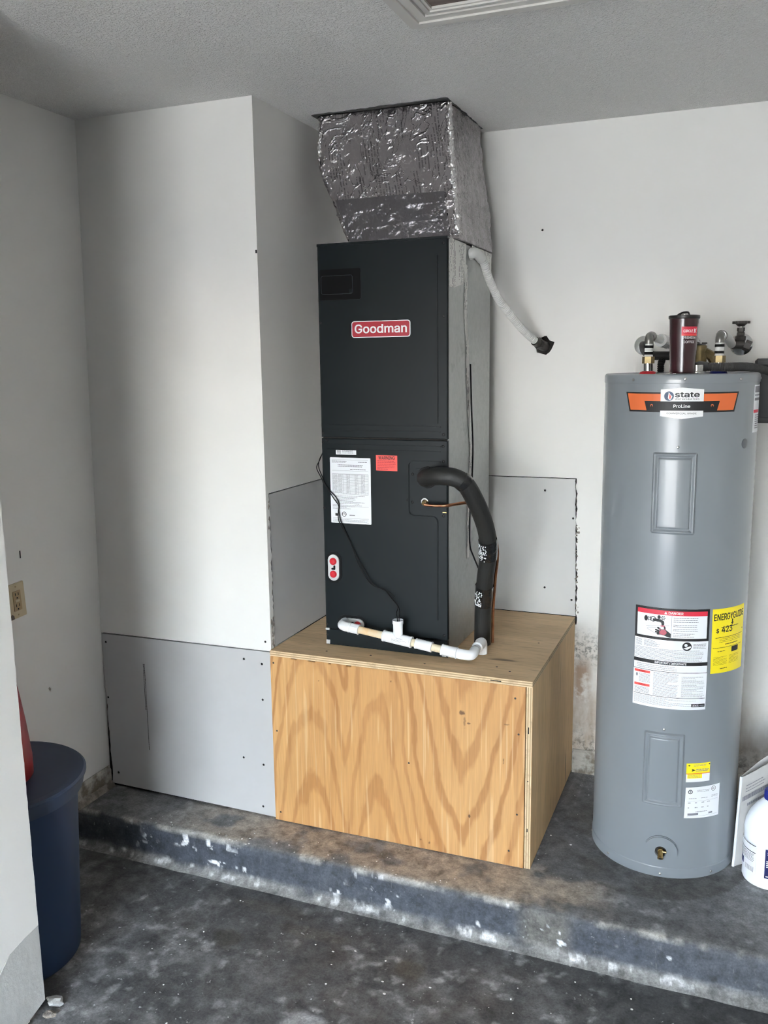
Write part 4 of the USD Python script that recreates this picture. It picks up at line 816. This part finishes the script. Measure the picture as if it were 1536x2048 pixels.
dl.text('WARNING', .0042, -.0825, -.0503, 'badge_red', True, .022); dl.text('CAUTION', .0042, -.0825, -.0933, 'badge_red', True, .022)
dl.shape('small_symbol', blob(-.099, -.0615, .0032, .0055), 'print_grey')
dl.add('print', as_mesh([lines(-.100, .10, -.0375, -.0215, 3, rng, .0006, .25, .3), lines(-.092, -.056, -.0835, -.0545, 8, rng, .0006, .3), lines(-.105, -.058, -.1175, -.098, 5, rng, .0006, .3), lines(-.048, .026, -.1185, -.044, 21, rng, .0006, .28), lines(.034, .104, -.1175, -.052, 16, rng, .0006, .28, .7), lines(-.106, .095, -.150, -.124, 8, rng, .0006, .25, .3)]), 'print_grey')
dl.shape('maker_plate', rrect(.066, .1075, -.1485, -.1385, .001), 'print_black'); dl.text('STATE', .0055, .0790, -.1462, 'print_white', True, .018); dl.shape('maker_stripe', sbox(.091, -.1450, .1050, -.1425), 'print_grey', 2)
# yellow energy label
eg = Sticker('energy_label', -36.6, .7680, Polygon([(-.0735, .1015), (.0735, .1000), (.0760, -.1035), (-.0715, -.0995)]), 'guide_yellow', 'yellow energy label with a dollar figure')
eg.text('ENERGYGUIDE', .0195, .0, .0655, 'print_black', True, .136, 1); eg.shape('arrow', Polygon([(.003, .064), (.0075, .064), (.0075, .054), (.0115, .054), (.0052, .0460), (-.0010, .054), (.003, .054)]), 'print_black')
eg.text('$', .0120, -.0530, .0270, 'print_black', True, None, 1); eg.text('423', .0185, -.0160, .0265, 'print_black', True, .045, 1)
eg.shape('rule', sbox(-.060, .0105, .065, .0118), 'print_black'); eg.shape('price_plate', rrect(.008, .042, -.0400, -.0235, .001), 'print_black'); eg.shape('price_dot', blob(.066, .024, .002, .002), 'print_black')
eg.add('print', as_mesh([lines(-.040, .040, .040, .0445, 1, rng, .0006, .5), lines(-.045, .055, -.006, .0085, 3, rng, .0006, .22), lines(-.022, .038, -.014, -.0095, 1, rng, .0006, .55), lines(-.068, .066, -.0235, -.0185, 1, rng, .0006, .25), lines(-.050, -.020, -.034, -.030, 1, rng, .0006, .4), lines(-.064, -.010, -.076, -.048, 7, rng, .0006, .2), lines(-.002, .05, -.076, -.048, 7, rng, .0006, .2), lines(-.038, -.008, -.0885, -.0850, 1, rng, .0006, .6)]), 'print_black')
# small yellow label and rating label
yl = Sticker('service_label', -60.4, .3535, sbox(-.0385, -.0305, .0385, .0305), 'guide_yellow', 'small yellow and white service label')
yl.shape('white_foot', sbox(-.0385, -.0305, .0385, -.0045).difference(sbox(-.035, -.019, .012, -.0045)), 'paper_white'); yl.shape('orange_rule', sbox(-.0385, -.0045, .0385, -.0022), 'logo_orange', 2)
yl.shape('pointer', Polygon([(-.022, .0125), (-.010, .0085), (-.022, .0035), (-.020, .008)]), 'print_black'); yl.shape('corner_dot', blob(-.030, .0235, .0028, .0020).union(blob(.036, .0250, .0022, .0020)), 'print_black')
yl.add('print', as_mesh([lines(-.016, .026, .020, .027, 2, rng, .0006, .35), lines(-.008, .034, .0030, .0120, 2, rng, .0006, .6), lines(-.032, .010, -.017, -.006, 3, rng, .0006, .3), lines(-.033, .010, -.0275, -.021, 2, rng, .0006, .7)]), 'print_grey')
rt = Sticker('rating_label', -55.1, .2545, Polygon([(-.0585, .0505), (.0600, .0520), (.0600, -.0535), (-.0605, -.0505)]), 'paper_white', 'white rating label with small round marks')
rt.shape('cert_mark', Point(-.044, .036).buffer(.0070).difference(Point(-.044, .036).buffer(.0050)).union(Point(.035, .040).buffer(.0080).difference(Point(.035, .040).buffer(.0068))), 'print_black'); rt.text('UL', .006, .035, .0375, 'print_black', False, None, 1); rt.text('S', .006, -.044, .0335, 'print_black', True, None, 1)
rt.shape('barcode', sbox(-.050, -.042, -.016, -.035), 'print_grey'); rt.shape('dark_block', sbox(.020, -.0415, .034, -.036), 'print_grey')
rt.add('print', as_mesh([lines(-.022, .020, .033, .042, 2, rng, .0006, .3), lines(-.048, -.022, .012, .016, 1, rng, .0006, .4), lines(-.008, .018, .012, .016, 1, rng, .0006, .4), lines(.028, .055, .012, .020, 2, rng, .0006, .3)] + [lines(x_, x_ + .009, y_, y_ + .003, 1, rng, .0006, .8) for x_ in (-.050, -.028, -.006, .014) for y_ in (-.002, -.018)] + [lines(-.025, .018, -.033, -.029, 1, rng, .0006, .5)]), 'print_grey')
for z_ in (.0045, -.0455): rt.shape('rule', sbox(-.052, z_, .055, z_ + .0005), 'print_light')
sl_ = Sticker('side_label', -12.0, 1.4600, sbox(-.035, -.070, .035, .070), 'paper_white', 'white barcode label on the right edge')
sl_.shape('barcode', sbox(-.030, .048, .03, .066).union(sbox(-.030, .038, .03, .042)).union(sbox(-.030, .024, .03, .032)), 'print_grey'); sl_.shape('red_mark', sbox(-.034, -.012, .02, -.003), 'print_red')
sl_.add('print', lines(-.02, .03, -.06, -.016, 7, rng, .0006, .5), 'print_grey')
# drain valve low on the front
t = math.radians(-86.8); n_ = np.array([math.cos(t), math.sin(t), 0]); c_ = np.array([WX, WY, .0920]) + n_ * WR
ring_ = trimesh.util.concatenate([prism(Point(0, 0).buffer(.0510, quad_segs=14).difference(Point(0, .001).buffer(.0165, quad_segs=10)), .0045), prism(Point(0, 0).buffer(.0485, quad_segs=14).difference(Point(0, .001).buffer(.0175, quad_segs=10)), .0090)])
ring_ = ring_.subdivide_to_size(.012)
dv = wh.part('drain_ring', bend(ring_, -86.8, .0890), 'tank_grey', 20, label='round cover ring of the drain valve')
wh.part('drain_hole', bend(strips(Point(0, .001).buffer(.0175), .0006), -86.8, .0890), 'gap_dark', False, dv)
w_ = np.array([0, 0, 1.0]); s2 = np.cross(w_, n_)
K_ = .72; dz_v = [c_, c_ + n_ * .012, c_ + n_ * .016 - w_ * .004]
wh.part('drain_valve', [tube([c_, c_ + n_ * .012], .0088, 18), tube([c_ + n_ * .008 - w_ * .001, c_ + n_ * .017 - w_ * .008, c_ + n_ * .023 - w_ * .016], [.0080, .0080, .0074], 18), lathe([(.0042, 0), (.0080, 0), (.0088, .002), (.0088, .0065), (.0050, .0065), (.0042, 0)], c_ + n_ * .020 - w_ * .0125, 20, n_ * .8 - w_ * .6), tube([c_ + n_ * .010, c_ + n_ * .013 + s2 * .0175 + w_ * .001], [.0046, .0034], 12)], 'brass', 30, label='brass drain valve')
wh.part('valve_mouth', lathe([(0, 0), (.0047, 0)], c_ + n_ * .0250 - w_ * .0165, 14, n_ * .8 - w_ * .6), 'gap_dark', False)
# fittings on top
TZ = 1.5654
def nipple(name, x, y, washer, label):
    o = Thing(name, (x, y, TZ - .003), label, 'pipe')
    o.part('washer', lathe([(0, -.003), (.027, -.003), (.024, .003), (.0165, .0065), (0, .0065)], (x, y, TZ), 28), washer, 30, label='coloured plastic ring')
    o.part('nipple', lathe([(0, .006), (.0145, .006), (.0145, .032), (0, .032)], (x, y, TZ), 24), 'chrome', 30)
    o.part('hex_nut', hexnut((x, y, TZ + .0405), .0190, .021), 'old_brass', False)
    o.part('coupling', lathe([(0, .050), (.0125, .050), (.0140, .052), (.0125, .056), (.0125, .076), (0, .076)], (x, y, TZ), 24), 'flex_white', 30)
    for z_ in (.059, .079): o.part('crimp_ring', lathe([(.0120, 0), (.0142, 0), (.0142, .0080), (.0120, .0080), (.0120, 0)], (x, y, TZ + z_ - .0015), 24), 'rubber_black', 30)
    o.part('pipe', rod((x, y, TZ + .070), (x, y, TZ + .098), .0118), 'flex_white', 30)
    return o
hw = nipple('hot_water_pipe', .2440, -.400, 'plug_red', 'hot water pipe with a red ring left of the plum tumbler')
hw.part('elbow', [tube(spline([(.244, -.400, TZ + .090), (.244, -.399, TZ + .106), (.245, -.388, TZ + .1135), (.249, -.366, TZ + .114)], 8), .0135, 20), lathe([(.0118, 0), (.0160, 0), (.0160, .008), (.0118, .008), (.0118, 0)], (.2475, -.374, TZ + .1135), 24, (.2, 1, 0))], 'elbow_metal', 30)
hw.part('foil_collar', lathe([(.0125, 0), (.0150, .001), (.0150, .006), (.0125, .007)], (.2445, -.398, TZ + .108), 24, (0, 1, .15)), 'chrome', 30)
hw.part('pipe', tube(spline([(.249, -.366, TZ + .114), (.262, -.29, TZ + .107), (.285, -.20, TZ + .100), (.318, -.075, TZ + .094)], 6), .0118, 18), 'flex_white', True)
m = tube(spline([(.268, -.265, TZ + .104), (.279, -.222, TZ + .100), (.297, -.155, TZ + .097)], 14), .0205, 22); v = np.array(m.vertices); v += (.006 * (meshkit.fbm(v * 75, 2, 71) - .5))[:, None] * m.vertex_normals; m.vertices = v
hw.part('foil_wrap', m, 'tape_silver', False, label='piece of crumpled foil round the pipe')
def wall_valve(name, x, z, label, handle, tilt):
    o = Thing(name, (x, 0, z), label, 'valve')
    o.part('escutcheon', lathe([(0, 0), (.038, 0), (.037, .003), (.026, .010), (.013, .013), (0, .013)], (x, -.0005, z), 36, (0, -1, 0)), 'chrome', 30, label='round chrome wall plate')
    yb = -.055
    o.part('body', [rod((x, -.010, z), (x, yb, z), .0125), tube([(x - .030, yb - .004, z), (x + .010, yb, z)], [.0155, .0165], 20), hexnut((x + .020, yb, z - .006), .0185, .020, (.85, 0, -.35)), lathe([(0, .0), (.0170, .0), (.0170, .014), (.0125, .016), (.0125, .026), (.0105, .028), (.0105, .032), (0, .032)], (x - .003, yb, z + .012), 8)], 'dull_iron', 30)
    o.part('bonnet', hexnut((x - .003, yb, z + .049), .0125, .012), 'dull_iron', False); o.part('stem', rod((x - .003, yb, z + .052), (x - .003, yb, z + .068), .0036), 'steel', 30)
    ths = np.linspace(0, 2 * PI, 60, endpoint=False); pl = Polygon([(.0255 * (1 + .10 * math.cos(6 * t_)) * math.cos(t_), .0255 * (1 + .10 * math.cos(6 * t_)) * math.sin(t_)) for t_ in ths])
    hd = prism(pl.buffer(.0005), .008); hd.apply_translation([x - .003, yb, z + .068]); o.part('handle', [hd, lathe([(0, -.010), (.010, -.010), (.020, 0), (0, 0)], (x - .003, yb, z + .069), 18)], handle, 30)
    return o
wall_valve('shutoff_valve', .513, 1.655, 'dark shutoff valve with wheel handle on a chrome plate, right of the heater top', 'dull_iron', 0)
wall_valve('shutoff_valve', .345, 1.655, 'shutoff valve on the wall mostly hidden behind the plum tumbler', 'tumbler_plum', 0)
cw = nipple('cold_water_pipe', .4530, -.400, 'cap_blue', 'cold water pipe with a blue ring right of the plum tumbler')
cw.part('elbow', [tube(spline([(.453, -.400, TZ + .090), (.453, -.399, TZ + .104), (.4545, -.388, TZ + .1125), (.459, -.366, TZ + .113)], 8), .0135, 20), lathe([(.0118, 0), (.0165, 0), (.0165, .009), (.0118, .009), (.0118, 0)], (.4565, -.376, TZ + .1125), 24, (.2, 1, 0))], 'elbow_metal', 30)
cw.part('elbow_collar', lathe([(.0138, 0), (.0152, 0), (.0152, .005), (.0138, .005), (.0138, 0)], (.455, -.389, TZ + .1115), 24, (.2, 1, .1)), 'chrome', 30)
cw.part('pipe', tube(spline([(.459, -.366, TZ + .113), (.472, -.26, TZ + .108), (.483, -.062, TZ + .0905)], 6), .0145, 18), 'flex_white', True)
# relief valve
rv = Thing('relief_valve', (.395, -.26, TZ - .003), 'weathered brass relief valve behind the tumbler on the heater top', 'valve')
rv.part('body', [lathe([(0, -.003), (.015, -.003), (.015, .030), (.0205, .033), (.0205, .082), (.017, .086), (0, .086)], (.392, -.27, TZ), 24)], 'old_brass', 30)
rv.part('outlet', tube([(.395, -.27, TZ + .070), (.428, -.262, TZ + .050), (.445, -.258, TZ + .010)], [.0150, .0170, .0150], 8), 'old_brass', False)
rv.part('lever', [bx(.372, .408, -.276, -.264, TZ + .087, TZ + .0895, .0005), bx(.396, .412, -.276, -.264, TZ + .089, TZ + .094, .0005)], 'dull_iron', False)
jc = Thing('conduit_connector', (.386, -.44, TZ - .003), 'steel conduit connector at the foot of the relief valve on the heater top', 'connector')
jc.part('body', [lathe([(0, -.003), (.026, -.003), (.026, .004), (.021, .006), (.021, .024), (0, .024)], (.392, -.470, TZ), 26)], 'steel', 30); jc.part('elbow', tube(spline([(.392, -.470, TZ + .016), (.400, -.462, TZ + .020), (.416, -.440, TZ + .0185)], 6), .0150, 16), 'conduit_grey', 30)
tp_ = Thing('junction_cover', (.338, -.505, TZ - .003), 'thin shiny cover plate under the plum tumbler', 'cover plate'); tp_.part('plate', lathe([(0, -.0035), (.062, -.0035), (.062, .0005), (.058, .0016), (0, .0016)], (.338, -.520, TZ), 36), 'chrome', 30)
def corrugated(name, P, r, label, m_='conduit_grey', pitch=.0065):
    Pc = spline(P, 24); s_ = np.concatenate([[0], np.cumsum(np.linalg.norm(np.diff(Pc, axis=0), axis=1))]); u_ = np.linspace(0, s_[-1], int(s_[-1] / .0011)); Pc = np.stack([np.interp(u_, s_, Pc[:, k]) for k in range(3)], 1)
    o = Thing(name, P[0], label, 'conduit'); o.part('corrugated_hose', tube(Pc, r + .0011 * np.sin(u_ * 2 * PI / pitch), 16), m_, True); return o
corrugated('electrical_conduit', [(.4175, -.4395, TZ + .0185), (.455, -.4455, TZ + .0165), (.492, -.425, TZ + .0165), (.520, -.36, TZ + .0165), (.552, -.24, TZ + .0130), (.585, -.135, TZ + .004), (.612, -.106, TZ - .006)], .0125, 'dark grey corrugated conduit lying across the heater top to the grey box')
corrugated('electrical_conduit', [(.268, -.22, TZ - .002), (.2675, -.218, TZ + .025), (.269, -.210, TZ + .034), (.270, -.203, TZ + .038)], .0105, 'short black corrugated conduit standing left of the tumbler', 'rubber_black')
dbar = Thing('pipe_insulation', (.25, -.19, TZ + .05), 'dark foam covered pipe lying level behind the hot water pipe', 'pipe'); dbar.part('sleeve', [tube(spline([(.190, -.012, TZ + .092), (.193, -.060, TZ + .090), (.205, -.105, TZ + .070), (.235, -.165, TZ + .056), (.275, -.175, TZ + .054), (.312, -.150, TZ + .054)], 8), .0145, 18)], 'foam_black', True)
dbar.part('wall_plate', lathe([(0, 0), (.034, 0), (.032, .005), (.016, .011), (0, .011)], (.190, -.0005, TZ + .092), 30, (0, -1, 0)), 'steel', 30)
# grey electrical box on the wall
eb = Thing('electrical_box', (.66, 0, 1.39), 'dark grey electrical box on the back wall at the right edge', 'electrical box')
eb.part('body', bx(.572, .78, -.105, -.0005, 1.392, 1.590, .004), 'box_grey', False); eb.part('lid', [bx(.560, .79, -.112, -.001, 1.578, 1.606, .008)], 'box_grey', False, label='overhanging lid'); eb.part('bottom_lip', bx(.569, .783, -.108, -.002, 1.402, 1.410, .001), 'conduit_grey', False)
# tumbler
TX, TY, TB = .3555, -.550, TZ + .0017
tm = Thing('tumbler', (TX, TY, TB), 'plum coloured travel tumbler with a black lid on top of the water heater', 'tumbler')
trad = lambda z: .0350 + (.0420 - .0350) * z / .166
tm.part('cup', lathe([(0, 0), (.0335, 0), (.0350, .002), (.0420, .158), (0, .158)], (TX, TY, TB), 56), 'tumbler_plum', 30)
ld = tm.part('lid', lathe([(0, .156), (.0428, .156), (.0442, .158), (.0442, .165), (.0425, .1665), (.036, .1668), (.034, .164), (0, .164)], (TX, TY, TB), 56), 'tumbler_lid', 30)
tm.part('lid_loop', [tube(spline([(TX - .022, TY, TB + .164), (TX - .012, TY, TB + .171), (TX + .0, TY, TB + .175), (TX + .010, TY, TB + .174), (TX + .013, TY, TB + .165)], 6), .0034, 10)], 'tumbler_lid', 30, ld); tm.part('stopper', [lathe([(0, 0), (.009, 0), (.009, .006), (.007, .009), (0, .009)], (TX + .002, TY - .004, TB + .1635), 18)], 'steel', 30, ld)
def bend_t(m, a, z):
    m = as_mesh(m).copy(); v = np.array(m.vertices); R_2 = trad(z + v[:, 1]) + .0006; t_ = math.radians(a) + v[:, 0] / .040; r_ = R_2 + v[:, 2]
    m.vertices = np.stack([TX + r_ * np.cos(t_), TY + r_ * np.sin(t_), TB + z + v[:, 1]], 1); return m
ta = -60.0
lg = tm.part('logo_patch', bend_t(strips(sbox(-.0245, -.0130, .0245, .0130), .0003, .004), ta, .1200), 'print_red', False, label='red logo patch')
tm.part('lettering', bend_t([text('CIRCLE', .0072, -.006, -.003, .0003, True, width=.027, base=.0003), text('K', .0115, .0165, -.005, .0003, True, base=.0003)], ta, .1200), 'print_white', False, lg)
tm.part('logo_rule', bend_t(strips(sbox(-.0245, -.0130, .0245, -.0095), .0003, .004, .0003), ta, .1200), 'warn_orange', False, lg)
tm.part('lettering', bend_t([text('PREMIUM', .0066, .0, .003, .0003, True, width=.040), text('COFFEE', .0066, -.002, -.0095, .0003, True, width=.035)], ta - 0, .0955), 'port_grey', False)

# ---------------------------------------------------------------- jug and folded paper sack
JX, JY, JR = .676, -.540, .0790
jg = Thing('cleaner_jug', (JX, JY, 0), 'white plastic jug with a blue cap and navy label beside the water heater', 'jug')
jg.part('body', lathe([(0, .001), (JR - .012, .001), (JR - .003, .005), (JR, .013), (JR - .0005, .040), (JR - .002, .110), (JR - .0015, .150), (JR + .0, .168), (JR - .003, .190), (JR - .013, .216), (JR - .030, .243), (JR - .048, .262), (.0235, .270), (.0235, .276), (0, .276)], (JX, JY, 0), 96), 'jug_white', 40)
cpz = .268
ths = np.linspace(0, 2 * PI, 144, endpoint=False)
cpj = prism(Polygon([((.0262 + .0006 * math.cos(48 * t_)) * math.cos(t_), (.0262 + .0006 * math.cos(48 * t_)) * math.sin(t_)) for t_ in ths]), .0265); cpj.apply_translation([JX, JY, cpz]); jg.part('cap', [cpj, lathe([(0, .0265), (.0258, .0265), (.0240, .0295), (0, .0300)], (JX, JY, cpz), 48)], 'cap_blue', 40)
jg.part('handle', tube(spline([(JX + .020, JY + .045, .246), (JX + .030, JY + .072, .235), (JX + .034, JY + .082, .19), (JX + .030, JY + .074, .14)], 8), .011, 16), 'jug_white', True)
def bend_j(m, a, z):
    m = as_mesh(m).copy(); v = np.array(m.vertices); t_ = math.radians(a) + v[:, 0] / JR; r_ = JR + .0004 + v[:, 2]
    m.vertices = np.stack([JX + r_ * np.cos(t_), JY + r_ * np.sin(t_), z + v[:, 1]], 1); return m
rng = np.random.default_rng(29)
jl = jg.part('navy_label', bend_j(strips(sbox(-.050, -.047, .050, .047), .0004, .006), -66, .090), 'print_navy', False, label='navy front label with white print')
jg.part('print', bend_j([lines(-.044, .040, .028, .040, 2, rng, .0006, .5), lines(-.046, .04, -.012, .012, 4, rng, .0006, .55), lines(-.030, .034, .015, .026, 1, rng, .0006, .8), lines(-.046, .02, -.043, -.038, 1, rng, .0006, .6)], -66, .090), 'print_white', False, jl)
jb = jg.part('back_label', bend_j(strips(sbox(-.050, -.050, .036, .046), .0004, .006), -148, .092), 'paper_white', False, label='white back label with black rules')
jg.part('print', bend_j([flat(x_, x_ + .006, y_, y_ + .0024, .0006) for y_ in (.042, .019) for x_ in np.arange(-.050, .034, .006)] + [lines(-.046, .032, -.012, .016, 6, rng, .0006, .3)], -148, .092), 'print_black', False, jb)
jg.part('small_box', bend_j([strips(sbox(-.046, -.036, -.016, -.016), .0004, .006, .0004)], -148, .092), 'print_navy', False, jb)
jg.part('barcode', bend_j([flat(-.006 + k * .0026, -.006 + k * .0026 + (.0014 if k % 3 else .0008), -.044, -.028, .0006) for k in range(14) if k != 9], -148, .092), 'print_grey', False, jb)
pk = Thing('paper_sack', (.70, -.40, 0), 'flat folded grey paper sack propped upright behind the white jug', 'paper sack')
def sheet_grid(P, thick):
    """A thin sheet through a grid of points P (n, m, 3)."""
    n, m_, _ = P.shape; du_ = np.gradient(P, axis=0); dv_ = np.gradient(P, axis=1); N = np.cross(du_, dv_); N /= np.linalg.norm(N, axis=2, keepdims=True)
    V_ = np.vstack([P.reshape(-1, 3), (P - N * thick).reshape(-1, 3)]); i, j = np.meshgrid(np.arange(n - 1), np.arange(m_ - 1), indexing='ij'); a = (i * m_ + j).ravel(); o_ = n * m_
    F_2 = [np.stack([a, a + m_, a + m_ + 1], 1), np.stack([a, a + m_ + 1, a + 1], 1), np.stack([o_ + a, o_ + a + m_ + 1, o_ + a + m_], 1), np.stack([o_ + a, o_ + a + 1, o_ + a + m_ + 1], 1)]
    rim_ = [k for k in range(m_)] + [k * m_ + m_ - 1 for k in range(1, n)] + [(n - 1) * m_ + k for k in range(m_ - 2, -1, -1)] + [k * m_ for k in range(n - 2, 0, -1)]
    r0 = np.array(rim_); r1 = np.roll(r0, -1); F_2 += [np.stack([r0, r1, o_ + r1], 1), np.stack([r0, o_ + r1, o_ + r0], 1)]
    return trimesh.Trimesh(V_, np.vstack(F_2), process=False)
uu, vv = np.meshgrid(np.linspace(0, 1, 30), np.linspace(0, 1, 20), indexing='ij')
topz = .300 + .085 * uu ** 1.2
P = np.stack([.573 + .230 * uu + .010 * vv, -.512 + .205 * uu + .018 * vv + .012 * np.sin(uu * 3.1), .001 + topz * vv], -1); P[..., 1] += .006 * (meshkit.noise(P * 18) - .5)
fr_ = pk.part('front_sheet', sheet_grid(P, .0012), 'paper_grey', True)
P2 = P.copy(); gap = .006 + .030 * np.sin(np.clip(uu * 1.15, 0, 1) * PI) * vv ** 3; P2[..., 0] -= .70 * gap * .5; P2[..., 1] += gap; P2[..., 2] += .006 * uu * vv
pk.part('back_sheet', sheet_grid(P2, .0012), 'paper_grey', True)
pk.part('fold', [tube([P[0, k] + [-.001, .003, 0] for k in range(20)], .0042, 8)], 'paper_white', True)
rng = np.random.default_rng(31); ln = as_mesh([lines(.02, .16, -.060, -.030, 3, rng, 0, .30, .5), lines(.01, .16, -.085, -.066, 1, rng, 0, .8), lines(.03, .13, -.110, -.094, 1, rng, 0, .55)]); v = np.array(ln.vertices)
k = np.clip(v[:, 0] / .30, 0, 1); base_ = np.stack([.573 + .230 * k, -.512 + .205 * k + .012 * np.sin(k * 3.1), .001 + .300 + .085 * k ** 1.2 + v[:, 1]], 1); vz = (base_[:, 2]) / (.300 + .085 * k ** 1.2); base_[:, 0] += .010 * vz; base_[:, 1] += .018 * vz
base_[:, 1] += .006 * (meshkit.noise(base_ * 18) - .5); base_ += np.array([.66, -.75, 0]) * .0016; ln.vertices = base_; pk.part('print', ln, 'print_grey', False, fr_)

# ---------------------------------------------------------------- trash bin, red bottle, outlet
BX, BY, BR = -1.432, -1.530, .249
tb = Thing('trash_bin', (BX, BY, -STEP), 'round dark blue plastic trash bin with a flat lid in the shaded niche', 'trash bin')
LZ = .440
tb.part('body', lathe([(0, -STEP + .001), (.188, -STEP + .001), (.198, -STEP + .006), (.200, -STEP + .03), (.222, LZ - .05), (.228, LZ - .028), (.228, LZ - .012), (0, LZ - .012)], (BX, BY, 0), 90), 'bin_blue', 35)
lid = tb.part('lid', lathe([(0, LZ - .011), (.232, LZ - .011), (.232, LZ - .050), (.2375, LZ - .050), (.2445, LZ - .020), (BR, LZ - .012), (BR, LZ - .006), (BR - .006, LZ - .001), (.226, LZ), (.215, LZ - .004), (0, LZ - .002)], (BX, BY, 0), 100), 'lid_blue', 35)
for a in (-40, 140):
    t_ = math.radians(a); c_ = np.array([BX + .2325 * math.cos(t_), BY + .2325 * math.sin(t_), 0]); m = bx(-.006, .016, -.048, .048, LZ - .075, LZ - .022, .006); m.apply_transform(trimesh.transformations.rotation_matrix(t_, [0, 0, 1])); m.apply_translation(c_); tb.part('grip', m, 'lid_blue', False, lid)
rx, ry = -1.418, -1.545
rb = Thing('plastic_jug', (rx, ry, LZ), 'tapered red plastic jug standing on the blue bin lid behind the white partition', 'jug')
rb.part('body', lathe([(0, 0), (.098, .0), (.104, .008), (.104, .060), (.094, .16), (.082, .25), (.070, .315), (.050, .345), (.030, .358), (.030, .375), (0, .375)], (rx, ry, LZ - .0015), 60), 'red_plastic', 40)
rb.part('cap', lathe([(0, .370), (.034, .370), (.034, .392), (.030, .396), (0, .396)], (rx, ry, LZ - .0015), 30), 'rubber_black', 40)
OY, OZ = -1.158, .848; ox = lean(OZ)
ou = Thing('wall_outlet', (ox, OY, OZ), 'ivory double wall outlet on the niche wall above the bin', 'outlet')
rot = trimesh.transformations.rotation_matrix(math.radians(3), [1, 0, 0], (ox, OY, OZ))
def ol(m): m = as_mesh(m).copy(); m.apply_transform(rot); return m
plt_ = ou.part('cover_plate', ol(side(trimesh.util.concatenate([prism(rrect(OY - .037, OY + .037, OZ - .059, OZ + .059, .003), .004), prism(rrect(OY - .034, OY + .034, OZ - .056, OZ + .056, .003), .0058)]), ox + .0004)), 'outlet_ivory', 20)
rc = ou.part('receptacle', ol(side(prism(rrect(OY - .0165, OY + .0165, OZ - .0335, OZ + .0335, .002), .0078), ox + .0004)), 'outlet_tan', 20)
for dz_ in (-.019, .019):
    for dy_ in (-.0064, .0064): ou.part('slot', ol(side(prism(sbox(OY + dy_ - .0013, OZ + dz_ - .001, OY + dy_ + .0013, OZ + dz_ + .0085), .0004), ox + .0080)), 'gap_dark', False, rc)
    ou.part('slot', ol(side(prism(Point(OY, OZ + dz_ - .009).buffer(.0028), .0004), ox + .0080)), 'gap_dark', False, rc)
ou.part('button', ol(side(prism(sbox(OY - .009, OZ - .004, OY + .009, OZ + .004), .0012), ox + .0080)), 'outlet_ivory', False, rc)
for dz_ in (-.048, .048): ou.part('screw', ol(dome((ox + .006, OY, OZ + dz_), .003, .0012, (1, 0, 0), 10)), 'outlet_tan', 30, plt_)
ou.part('broken_corner', ol(side(prism(Polygon([(OY - .0365, OZ - .0585), (OY - .018, OZ - .0585), (OY - .0205, OZ - .046), (OY - .029, OZ - .040), (OY - .0365, OZ - .046)]), .0004), ox + .0061)), 'hatch_board', False, plt_)

# ---------------------------------------------------------------- crumbs on the floor
rng = np.random.default_rng(77); ch = []
for k in range(150):
    u_ = rng.random()
    if u_ < .62: x_, y_ = rng.uniform(-1.05, .4), rng.uniform(-2.1, -1.05); z_ = -STEP
    elif u_ < .74: x_, y_ = rng.uniform(-.02, .12), rng.uniform(-.7, -.05); z_ = .0005
    else: x_ = rng.uniform(-1.4, -.2); y_ = edge_y(x_) + abs(rng.normal(.02, .03)); z_ = .0005
    if math.hypot(x_ - WX, y_ - WY) < WR + .01: continue
    m = trimesh.creation.icosphere(1, rng.uniform(.0012, .0032)); m.vertices = m.vertices * np.array([rng.uniform(.7, 1.6), rng.uniform(.7, 1.4), .5]); m.apply_translation([x_, y_, z_ + .001]); ch.append(m)
solid('paint_crumbs', ch, 'paint_chip', 30, label='white paint crumbs scattered over the concrete floor and slab', cat='debris', kind='stuff')
rng = np.random.default_rng(78)
for k, (x_, y_, s_) in enumerate(((-1.185, -1.675, .020), (-1.165, -1.72, .014))):
    m = trimesh.creation.icosphere(1, s_); m.vertices = m.vertices * np.array([1.2, .8, .35]) * (1 + .35 * rng.normal(size=(len(m.vertices), 1)).clip(-1, 1)); m.apply_translation([x_ + .03, y_ + .02, -STEP + s_ * .38])
    solid('plaster_chunk', m, 'torn_edge' if k else 'joint_compound', False, label=('larger flake of broken plaster on the floor at the foot of the partition', 'small brown crumb of plaster under the torn partition foot')[k], cat='debris')
